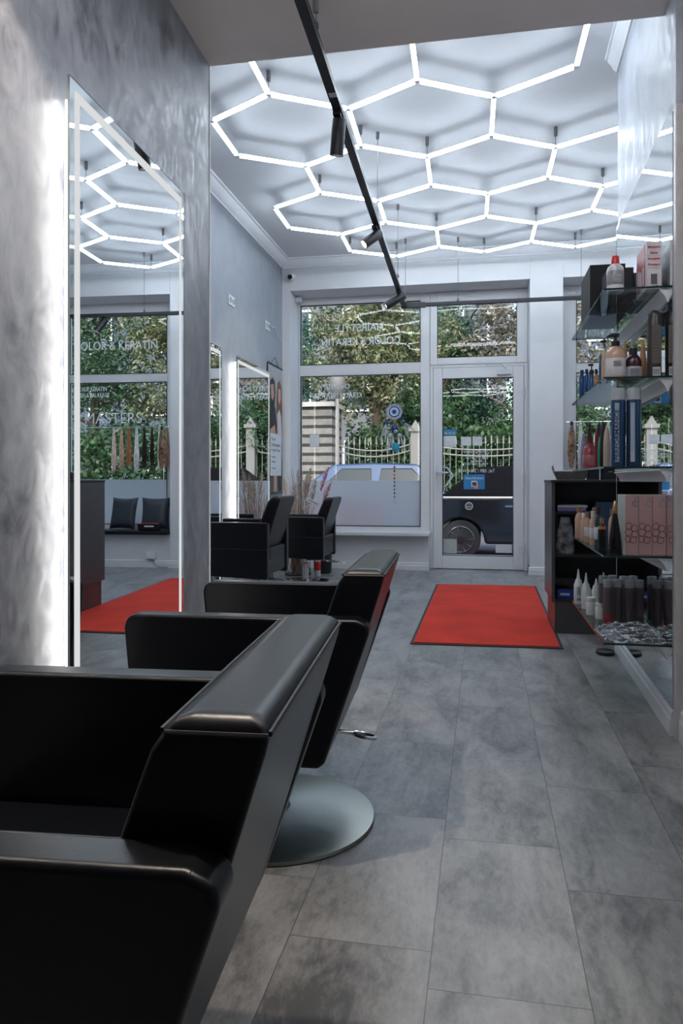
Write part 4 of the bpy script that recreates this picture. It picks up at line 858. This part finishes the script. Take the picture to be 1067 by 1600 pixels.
for i in range(95):
    a = random.uniform(0, 2*PI); r_ = random.uniform(0, .08); sp = random.uniform(.05, .26); h = random.uniform(.7, 1.12); a2 = a+random.uniform(-.5, .5)
    X, Y = sp*math.cos(a2), min(sp*math.sin(a2)*.8, .3); X = max(X, -.24)
    b.tube([(r_*math.cos(a), r_*math.sin(a), .0), (r_*math.cos(a)+X*.25, r_*math.sin(a)+Y*.25, h*.5), (X*.8, Y*.8, h*.88), (X*1.15, Y*1.1, h)], [.0022, .002, .0016, .0008], 4)
b.build('stalks', pm('dry_straw', (.33, .22, .14), .8, var=.4, scale=8), t)
def plume(a, tilt, h, m, ln=.28):
    b = MB(); base = Vector((tilt*math.cos(a)*.75, tilt*math.sin(a)*.75, h-ln)); d = Vector((tilt*math.cos(a), tilt*math.sin(a), 1)).normalized()
    for i in range(130):
        f = random.random(); p = base+d*ln*f; aa = random.uniform(0, 2*PI); R = .035*math.sin(PI*min(1, f*.9+.1))**.8
        q_ = p+Vector((math.cos(aa)*R, math.sin(aa)*R, R*1.3)); b.tube([p, (p+q_)/2+Vector((0, 0, .004)), q_], [.0022, .0018, .0005], 3)
    b.build('plume', m, t)
pl = pm('pampas_beige', (.50, .40, .32), .9, var=.2); pk2 = pm('pampas_pink', (.55, .16, .18), .9, var=.2)
for a, ti, h, mm in [(2.6, .22, 1.02, pl), (1.8, .15, 1.1, pl), (.6, .10, 1.05, pl), (-.3, .22, 1.0, pl), (-.1, .34, 1.14, pk2), (-.2, .38, .98, pk2), (1.2, .2, .98, pl), (-1.5, .18, .95, pl), (.0, .14, 1.12, pl)]: plume(a, ti, h, mm)
t['kind'] = 'stuff' if False else t.get('kind', 'thing'); del t['kind']
t = thing('price_tag', 'small white tag leaning in the pampas grass before the window', 'tag', (-1.74, 7.50, .775)); b = MB(); M = Matrix.Rotation(.45, 4, 'Y'); b.box(-.075, .075, -.001, .001, -.018, .018, M); b.build('card', MT['paper'], t); b = MB(); b.box(-.055, .055, -.0018, -.0012, -.004, .004, M); b.build('print', MT['cable'], t); b = MB(); b.tube([(-.03, .002, 0), (-.05, .02, -.3), (-.10, .06, -.7)], .002, 4); b.build('stick', MT['joint'], t)
t = thing('plant_pot', 'small black pot on the floor behind the farthest chair', 'pot', (-1.70, 7.80, 0)); b = MB(); b.lathe([(.085, 0), (.095, .02), (.10, .22), (.092, .22), (.088, .19), (0, .19)], 28); b.build('pot', MT['black'], t, smooth=True)
t = thing('water_bottle', 'slim bottle with a red band standing by the black pot', 'bottle', (-1.70, 7.55, 0)); b = MB(); b.lathe([(.03, 0), (.032, .01), (.032, .2), (.014, .25), (.014, .28), (0, .28)], 18); b.build('body', MT['joint'], t, smooth=True); lab_band(t, .032, .06, .15, redp)

# ------------------------------------------------------------------ evil-eye hanging
t = thing('eye_hanging', 'blue and white round eye ornament with strings of beads hanging in the left window', 'ornament', (-.985, 8.33, 1.775))
RX = Matrix.Rotation(PI/2, 4, 'X')
b = MB(); b.tube([(0, 0, .09), (0, 0, .32)], .0015, 4); b.build('cord', MT['joint'], t)
for i, (r_, c_, d) in enumerate([(.095, (.38, .42, .50), .010), (.062, (.012, .03, .16), .013), (.050, (.48, .60, .72), .016), (.030, (.10, .22, .50), .019), (.015, (.004, .006, .02), .022)]):
    b = MB(); b.lathe([(0, 0), (r_, 0), (r_, d), (0, d)], 9 if i == 0 else 32, M=RX); b.build('eye_ring', col(*c_, .3), t)
b = MB()
for k in range(9): a = 2*PI*k/9; b.tube([(.062*math.cos(a), -.012, .062*math.sin(a)), (.10*math.cos(a), -.012, .10*math.sin(a))], .003, 5)
b.tube([(.093*math.cos(2*PI*k/9), -.011, .093*math.sin(2*PI*k/9)) for k in range(9)], .004, 6, closed=True); b.build('spokes', col(.25, .28, .36), t)
def ball(p, r_, m, nm='bead'): b = MB(); b.lathe([(0, -r_)]+[(r_*math.sin(PI*k/8), -r_*math.cos(PI*k/8)) for k in range(1, 8)]+[(0, r_)], 12, p); return b.build(nm, m, t, smooth=True)
ball((0, 0, -.115), .016, col(.5, .10, .06)); ball((-.085, 0, -.12), .022, col(.02, .06, .30)); ball((.10, 0, -.11), .022, col(.03, .07, .25))
ball((0, 0, -.19), .045, col(.015, .03, .14)); ball((.02, -.04, -.225), .020, col(.45, .55, .65)); ball((.02, -.058, -.225), .009, blk); ball((-.045, 0, -.27), .030, col(.45, .43, .43)); ball((.06, 0, -.27), .026, col(.42, .44, .5))
b = MB(); b.lathe([(0, -.055), (.035, -.045), (.045, 0), (.035, .045), (0, .05)], 16, (.012, 0, -.40)); b.build('turquoise_drop', col(.02, .28, .45, .2), t, smooth=True)
def feather(p, a, ln, mt):
    b = MB(); d = Vector((math.sin(a), 0, -math.cos(a))); s_ = Vector((math.cos(a), 0, math.sin(a)))
    for k in range(14): f = k/13; w_ = .022*math.sin(PI*(f*.85+.1)); c0 = Vector(p)+d*ln*f; b.tube([c0, c0+s_*w_+d*.012], [.003, .001], 3); b.tube([c0, c0-s_*w_+d*.012], [.003, .001], 3)
    b.tube([p, Vector(p)+d*ln], .0022, 4); b.build('feather', mt, t)
fw = col(.55, .56, .60, .8)
for p, a, ln in [((-.10, 0, -.14), -.35, .18), ((-.09, .01, -.15), -.1, .15), ((.12, 0, -.13), .9, .13), ((.11, .01, -.14), .3, .17), ((-.04, .01, -.30), -.25, .18), ((.07, .01, -.29), .35, .17), ((-.02, .01, -.28), 0, .14)]: feather(p, a, ln, fw)
b = MB(); b.tube([(0, 0, -.10), (0, 0, -1.05)], .0015, 4); b.build('bead_cord', MT['cable'], t)
for k, c_ in enumerate([(.5, .06, .04), (.05, .22, .10), (.30, .30, .30), (.5, .03, .04), (.08, .08, .09), (.35, .30, .25), (.5, .04, .03), (.07, .10, .22), (.04, .04, .05), (.55, .03, .04), (.05, .05, .06), (.35, .10, .08)]):
    ball((0, 0, -.50-.042*k), .014-.0003*k, col(*c_, .3))

# ------------------------------------------------------------------ outside
b = MB(); b.box(-40, 40, 8.56, 10.6, -.25, -.05); struct(b.build('sidewalk', MT['pave']))
b = MB(); b.box(-40, 40, 10.6, 60, -.35, -.22); struct(b.build('street', MT['asphalt']))
b = MB(); b.box(-40, 40, 17.9, 40, -.22, -.08); struct(b.build('ground_far', pm('dark_garden_ground', (.05, .055, .04), .95, var=.4, scale=3)))
def wheel(t, x, y, zc, r, side):
    M = Matrix.Translation((x, y, zc)) @ Matrix.Rotation(PI/2, 4, 'X')
    b = MB(); b.lathe([(r*.66, -.10), (r*.95, -.10), (r, -.07), (r, .07), (r*.95, .10), (r*.66, .10)], 36, M=M); w_ = b.build('wheel', MT['rubber'], t, smooth=True)
    b = MB(); rim = col(.04, .04, .045, .3, .7)
    s_ = 1 if side < 0 else -1; yo = y+side*.095
    b.tube([(x+r*.65*math.cos(2*PI*k/32), yo, zc+r*.65*math.sin(2*PI*k/32)) for k in range(32)], .014, 6, closed=True)
    for k in range(10): a = 2*PI*k/10; b.tube([(x+.05*math.cos(a), yo-side*.015, zc+.05*math.sin(a)), (x+r*.64*math.cos(a), yo, zc+r*.64*math.sin(a))], .015, 6)
    b.lathe([(.055, -.02), (.055, .02), (0, .025)], 16, M=Matrix.Translation((x, yo, zc)) @ Matrix.Rotation(PI/2, 4, 'X')); b.build('rim', rim, w_, smooth=True)
    b = MB(); b.lathe([(0, 0), (r*.62, 0), (r*.62, .01), (0, .01)], 24, M=Matrix.Translation((x, y+side*.03, zc)) @ Matrix.Rotation(PI/2, 4, 'X')); b.build('brake_disc', col(.02, .02, .022), w_)
def car(x, y, label, paint, roofm, Ln, H, belt, gh, wheels, softtop=False):
    """x = centre; y = centre depth; profile from rear (-x) to front (+x)"""
    t = thing('car', label, 'car', (x, y, -.22), 0)
    hw = .87; h2 = Ln/2
    body = [(-h2, .30), (-h2+.02, .62), (-h2+.10, belt-.05), (-h2+.35, belt), (h2-1.15, belt), (h2-.35, belt-.14), (h2-.05, belt-.30), (h2, .38), (h2-.05, .22)]
    for wx in sorted(wheels, reverse=True):
        for k in range(9): a = PI*k/8; body.append((wx+.37*math.cos(a), .24+.40*math.sin(a)*1.0))
    body.append((-h2+.05, .22))
    b = MB(); b.prism(body, 'y', -hw, hw); b.build('body', paint, t, bevel=.05, seg=4)
    g0, g1, g2, g3 = gh
    def gpoly(hwb, hwt, inset=0):
        return [[(g0, -hwb, belt-.01), (g1, -hwt, H-.03), ((g1+g2)/2, -hwt, H), (g2, -hwt, H-.03), (g3, -hwb, belt-.01)], [(g0, hwb, belt-.01), (g1, hwt, H-.03), ((g1+g2)/2, hwt, H), (g2, hwt, H-.03), (g3, hwb, belt-.01)]]
    A, B = gpoly(.80, .60); b = MB(); a_ = [b.b.verts.new(p) for p in A]; b_ = [b.b.verts.new(p) for p in B]; b.b.faces.new(a_); b.b.faces.new(b_[::-1])
    for k in range(5): b.b.faces.new([a_[k], b_[k], b_[(k+1) % 5], a_[(k+1) % 5]][::-1])
    b.build('cabin', roofm, t, bevel=.045, seg=4)
    gm_ = col(.012, .02, .022, .05)
    for s_ in (-1, 1):
        def pt(fx_, fz):     # position on the cabin side
            zz = belt+.02+(H-.05-belt)*fz; k = (zz-belt)/(H-belt); yy = s_*(.80-.20*k+.006); x0 = g0+(g1-g0)*k; x1 = g3+(g2-g3)*k; return (x0+(x1-x0)*fx_, yy, zz)
        wins = [(.14, .50), (.55, .92)] if not softtop else [(.52, .90)]
        for f0, f1 in wins:
            b = MB(); q_ = [pt(f0, .06), pt(f1, .06), pt(f1-.03, .80), (pt(f0+.03, .80) if not softtop else pt(f0+.10, .72))]
            q2 = [(p[0], p[1]-s_*.01, p[2]) for p in q_]; v1 = [b.b.verts.new(p) for p in q_]; v2 = [b.b.verts.new(p) for p in q2]; b.b.faces.new(v1); b.b.faces.new(v2[::-1])
            for k in range(4): b.b.faces.new([v1[k], v2[k], v2[(k+1) % 4], v1[(k+1) % 4]])
            b.build('side_window', gm_, t)
            b = MB(); b.tube(q_, .010, 5, closed=True); b.build('window_trim', MT['chrome'] if softtop else MT['track'], t)
        b = MB(); b.tube([(-h2+.30, s_*(hw-.02), belt-.015), (0, s_*(hw-.012), belt-.01), (h2-1.1, s_*(hw-.02), belt-.015)], .013, 6); b.build('belt_trim', MT['chrome'], t)
        b = MB(); b.box(.25, .42, min(s_*hw, s_*(hw+.02)), max(s_*hw, s_*(hw+.02)), belt-.16, belt-.13); b.box(-.75, -.58, min(s_*hw, s_*(hw+.02)), max(s_*hw, s_*(hw+.02)), belt-.16, belt-.13); b.build('door_handle', MT['chrome'], t)
        b = MB(); b.box(h2-1.25, h2-1.02, min(s_*(hw-.03), s_*(hw+.14)), max(s_*(hw-.03), s_*(hw+.14)), belt-.02, belt+.11); b.build('side_mirror', paint, t, bevel=.03)
        b = MB(); b.box(h2-.22, h2-.01, min(s_*.55, s_*.82), max(s_*.55, s_*.82), belt-.36, belt-.24); b.build('headlight', MT['joint'], t, bevel=.02)
        b = MB(); b.box(-h2-.005, -h2+.14, min(s_*.6, s_*.84), max(s_*.6, s_*.84), belt-.25, belt-.10); b.build('tail_light', redp, t, bevel=.02)
        for wx in wheels: wheel(t, wx, s_*(hw-.115), .305, .305, s_)
    return t
bp = pm('black_car_paint', (.008, .009, .012), .15, coat=.8); bt = pm('blue_car_paint', (.02, .045, .10), .2, .3, coat=.6)
car(1.08, 12.4, 'black car with a dark soft roof parked right outside the glass door', bp, pm('soft_top', (.006, .006, .008), .9, spec=.05), 4.5, 1.46, .97, (-1.75, -1.15, .45, 1.30), (-1.42, 1.35), True)
car(-2.15, 16.6, 'blue hatchback seen above the frosted film of the left window', bt, bt, 4.1, 1.60, 1.05, (-1.75, -1.10, .75, 1.30), (-1.25, 1.30))
car(-5.3, 12.6, 'grey car parked outside, glimpsed in the far mirror', pm('grey_car_paint', (.05, .06, .07), .2, .3, coat=.6), bt, 4.3, 1.50, 1.0, (-1.7, -1.1, .5, 1.3), (-1.35, 1.35))
car(7.2, 12.6, 'dark car parked outside the right window', bp, bp, 4.3, 1.50, 1.0, (-1.7, -1.1, .5, 1.3), (-1.35, 1.35))
# fence
def fence(x0, x1, y, label):
    t = thing('iron_fence', label, 'fence', (x0, y, -.08), 0, 'pale iron fences across the street'); W = x1-x0
    b = MB(); b.box(0, W, -.12, .12, 0, .45); b.build('plinth_wall', MT['stone'], t)
    nb = int(W/.145)
    def sag(x): u = (x/W)*2-1; return u*u*.16
    b = MB()
    for zz in (1.70, 1.86): b.tube([(W*i/16, 0, zz+sag(W*i/16)) for i in range(17)], .020, 6)
    b.tube([(0, 0, .6), (W, 0, .6)], .02, 6); b.build('rail', MT['iron'], t, smooth=True)
    for i in range(nb+1):
        x = W*i/nb; h = 2.0; b = MB(); b.tube([(x, 0, .45), (x, 0, h)], .009, 6)
        b.lathe([(.010, 0), (.032, .05), (.018, .09), (.026, .11), (0, .24)], 6, (x, 0, h)); b.build('bar', MT['iron'], t, smooth=True)
    return t
fence(-3.8, -1.87, 19.3, 'pale iron fence with spear tips directly behind the blue car'); fence(-1.58, 1.7, 19.3, 'pale iron fence with spear tips seen through the door glass'); fence(2.0, 5.2, 19.3, 'pale iron fence with spear tips seen through the right window'); fence(-11.5, -8.2, 19.3, 'pale iron fence left of the stone gate wall')
def pillar(x, y, w_, h, label, m):
    t = thing('gate_pillar', label, 'pillar', (x, y, -.08)); b = MB(); b.box(-w_/2, w_/2, -w_/2, w_/2, 0, h); b.build('shaft', m, t); b = MB(); b.box(-w_/2-.05, w_/2+.05, -w_/2-.05, w_/2+.05, h, h+.1); b.prism([(-w_/2, h+.1), (w_/2, h+.1), (0, h+.3)], 'y', -w_/2, w_/2); b.build('cap', m, t)
pillar(-1.725, 19.3, .24, 2.35, 'white fence pillar between the left window and door views', pm('white_render', (.15, .15, .145), .8)); pillar(1.85, 19.3, .24, 2.5, 'white fence pillar seen through the right window', pm('white_render_b', (.15, .15, .145), .8))
t = thing('stone_wall', 'banded pale stone wall block at the left across the street', 'wall', (-5.5, 19.3, -.08)); b = MB(); b.box(-1.6, 1.65, -.5, .8, 0, 3.0); b.build('masonry', MT['stone'], t); b = MB(); b.box(-1.68, 1.73, -.58, .88, 3.0, 3.12); b.build('coping', MT['pave'], t)
t = thing('reflection_stand_in', 'pale pole with a rounded grey head, standing in for a reflection in the glass', 'street lamp', (-3.55, 16.0+2.0, -.10)); b = MB(); b.tube([(0, 0, 0), (0, 0, 3.15)], [.06, .045], 14); b.build('pole', MT['iron'], t, smooth=True); b = MB(); b.lathe([(.08, 3.15), (.17, 3.28), (.20, 3.45), (.20, 3.62), (.12, 3.72), (0, 3.74)], 20); b.build('lamp_head', pm('grey_cast', (.10, .10, .10), .6), t, smooth=True)  # added pole and head, in place of a translucent reflection in the window pane
# buildings behind the trees
def building(x, y, w_, h, label, m, floors, cols_):
    t = thing('building', label, 'building', (x, y, -.1)); b = MB(); b.box(-w_/2, w_/2, 0, 6, 0, h); b.build('facade', m, t)
    b = MB(); b.prism([(-.4, h), (6.4, h), (3, h+2.2)], 'x', -w_/2-.3, w_/2+.3); b.build('roof', col(.10, .06, .05), t)
    for f in range(floors):
        for c_ in range(cols_):
            xx = -w_/2+w_*(c_+.5)/cols_; zz = 1.2+f*3.0; b = MB(); frame_rect(b, xx-.6, xx+.6, zz, zz+1.7, .1, .1, .1, .1, -.06, .02); wf = b.build('window_frame', MT['white'], t); b = MB(); b.box(xx-.5, xx+.5, -.02, .01, zz+.1, zz+1.6); b.build('pane', col(.03, .05, .07, .05), wf)
building(-7, 33, 16, 11, 'pale house far behind the trees on the left', pm('pale_render', (.12, .125, .14), .9, var=.1, scale=2), 3, 6); building(11, 34, 15, 11, 'blue grey house far behind the trees on the right', pm('blue_render', (.07, .09, .13), .9, var=.1, scale=2), 3, 5)
# trees
def tree(x, y, h, cr, label, mt, seed, n=5200, zc=None, ls=.12, trunk=True, sq=1.0):
    r = np.random.default_rng(seed); t = thing('leafy_tree', label, 'tree', (x, y, -.1))
    if trunk:
        b = MB(); b.tube([(0, 0, 0), (.05, .05, h*.35), (-.08, .1, h*.6), (.0, .1, h*.9)], [.20, .16, .11, .04], 10)
        for k in range(7): a = k*2.3; z0 = h*(.35+.07*k); b.tube([(0, .05, z0), (cr*.4*math.cos(a), cr*.4*math.sin(a), z0+.5), (cr*.8*math.cos(a), cr*.8*math.sin(a), z0+1.0)], [.07, .045, .015], 6)
        b.build('trunk', MT['bark'], t, smooth=True)
    n = int(n*2.1); ls = ls*.58; nb = 70; cen = r.normal(size=(nb, 3)); cen /= np.linalg.norm(cen, axis=1)[:, None]; cen *= (r.random((nb, 1))**.4)
    zc = zc if zc else h*.62; cen = cen*np.array([cr, cr*.8, (h-zc)*sq])*.82+np.array([0, 0, zc]); rad = cr*(.15+.15*r.random(nb))
    idx = r.integers(0, nb, n); d = r.normal(size=(n, 3)); d /= np.linalg.norm(d, axis=1)[:, None]; p = cen[idx]+d*rad[idx][:, None]*(.55+.5*r.random((n, 1)))
    nrm = d*.6+r.normal(size=(n, 3))*.6+np.array([0, 0, .5]); nrm /= np.linalg.norm(nrm, axis=1)[:, None]
    a = np.cross(nrm, r.normal(size=(n, 3))); a /= np.linalg.norm(a, axis=1)[:, None]; c_ = np.cross(nrm, a); s_ = ls*(.6+.8*r.random((n, 1)))
    V = np.stack([p-a*s_, p+c_*s_*.45+nrm*s_*.12, p+a*s_, p-c_*s_*.45+nrm*s_*.12], 1).reshape(-1, 3); V[:, 2] = np.maximum(V[:, 2], .02)
    me = bpy.data.meshes.new('foliage'); me.from_pydata(V.tolist(), [], [(4*i, 4*i+1, 4*i+2, 4*i+3) for i in range(n)]); me.materials.append(mt)
    o = bpy.data.objects.new('foliage', me); C.objects.link(o); o.parent = t; return t
G_a = leaf_mat('leaves_yellow_green', [(.02, .05, .02), (.12, .15, .06), (.42, .38, .25)]); G_b = leaf_mat('leaves_dark_green', [(.010, .03, .014), (.03, .08, .03), (.08, .16, .06)]); G_c = leaf_mat('leaves_blue_green', [(.012, .05, .04), (.04, .12, .08), (.12, .22, .12)])
G_d = leaf_mat('leaves_grey_green', [(.06, .06, .045), (.20, .19, .15), (.42, .40, .34)])
tree(-3.0, 20.8, 8.0, 2.5, 'yellow green tree whose crown fills the upper left window', G_a, 1, 9000, 5.2, .11); tree(-.9, 23.0, 7.5, 2.3, 'mid green tree behind the fence and the blue car', G_c, 2, 7000, 4.4, .12)
tree(1.6, 21.5, 8.6, 2.3, 'grey green tree seen through the pane above the door', G_d, 3, 6500, 5.8, .12); tree(1.5, 20.6, 4.0, 1.9, 'dark green bushy tree seen through the door glass', G_b, 4, 7500, 2.4, .10)
tree(-6.8, 22.5, 8.0, 2.8, 'blue green tree rising behind the stone wall', G_c, 5, 7000, 5.0, .13); tree(5.2, 21.5, 8.0, 2.6, 'yellow green tree seen through the right window', G_a, 6, 7000, 5.0, .12)
tree(4.0, 20.6, 3.6, 2.0, 'dark green bush seen through the right window', G_b, 7, 5000, 2.0, .10); tree(8.5, 22.0, 8.0, 2.8, 'dark green tree farthest right across the street', G_b, 8, 6000, 4.6, .13)
tree(-1.4, 20.6, 4.2, 1.5, 'dark bush behind the iron fence in the left window', G_b, 9, 6000, 2.6, .09); tree(-10.5, 22.5, 7.5, 2.8, 'dark green tree farthest left across the street', G_b, 10, 5000, 4.4, .14)
def hedge(x0, x1, y, h, label, mt, seed, n=9000):
    r = np.random.default_rng(seed); t = thing('garden_hedge', label, 'hedge', ((x0+x1)/2, y, -.08)); W = x1-x0
    p = np.stack([(r.random(n)-.5)*W, (r.random(n)-.5)*.9-.2, r.random(n)*h*(.9+.1*np.sin(np.arange(n)))], 1)
    nrm = r.normal(size=(n, 3))+np.array([0, -.6, .4]); nrm /= np.linalg.norm(nrm, axis=1)[:, None]; a = np.cross(nrm, r.normal(size=(n, 3))); a /= np.linalg.norm(a, axis=1)[:, None]; c_ = np.cross(nrm, a); s_ = .08*(.6+.8*r.random((n, 1)))
    V = np.stack([p-a*s_, p+c_*s_*.5, p+a*s_, p-c_*s_*.5], 1).reshape(-1, 3)
    me = bpy.data.meshes.new('foliage'); me.from_pydata(V.tolist(), [], [(4*i, 4*i+1, 4*i+2, 4*i+3) for i in range(n)]); me.materials.append(mt); o = bpy.data.objects.new('foliage', me); C.objects.link(o); o.parent = t
hedge(-3.7, 8.5, 20.6, 2.7, 'long dark hedge behind the iron fence', G_b, 11, 26000)

# bin-shaped red stand-in, added to give the frosted film its reddish blur
t = thing('red_blur_stand_in', 'added red stand-in outside, giving the reddish blur in the frosted window film', 'stand-in', (-1.66, 9.1, -.05)); b = MB(); b.prism([(-.36, .08), (.36, .08), (.42, .72), (-.42, .72)], 'y', -.25, .25); b.build('body', col(.85, .05, .02, .6), t, bevel=.03); b = MB(); b.prism([(-.45, .73), (.45, .73), (.42, .80), (-.42, .80)], 'y', -.28, .28); b.build('lid', col(.45, .02, .015, .4), t, bevel=.02)
for x_ in (-.28, .28): b = MB(); b.tube([(x_, -.2, .07), (x_, .2, .07)], .07, 16); b.build('wheel', MT['rubber'], t, smooth=True)
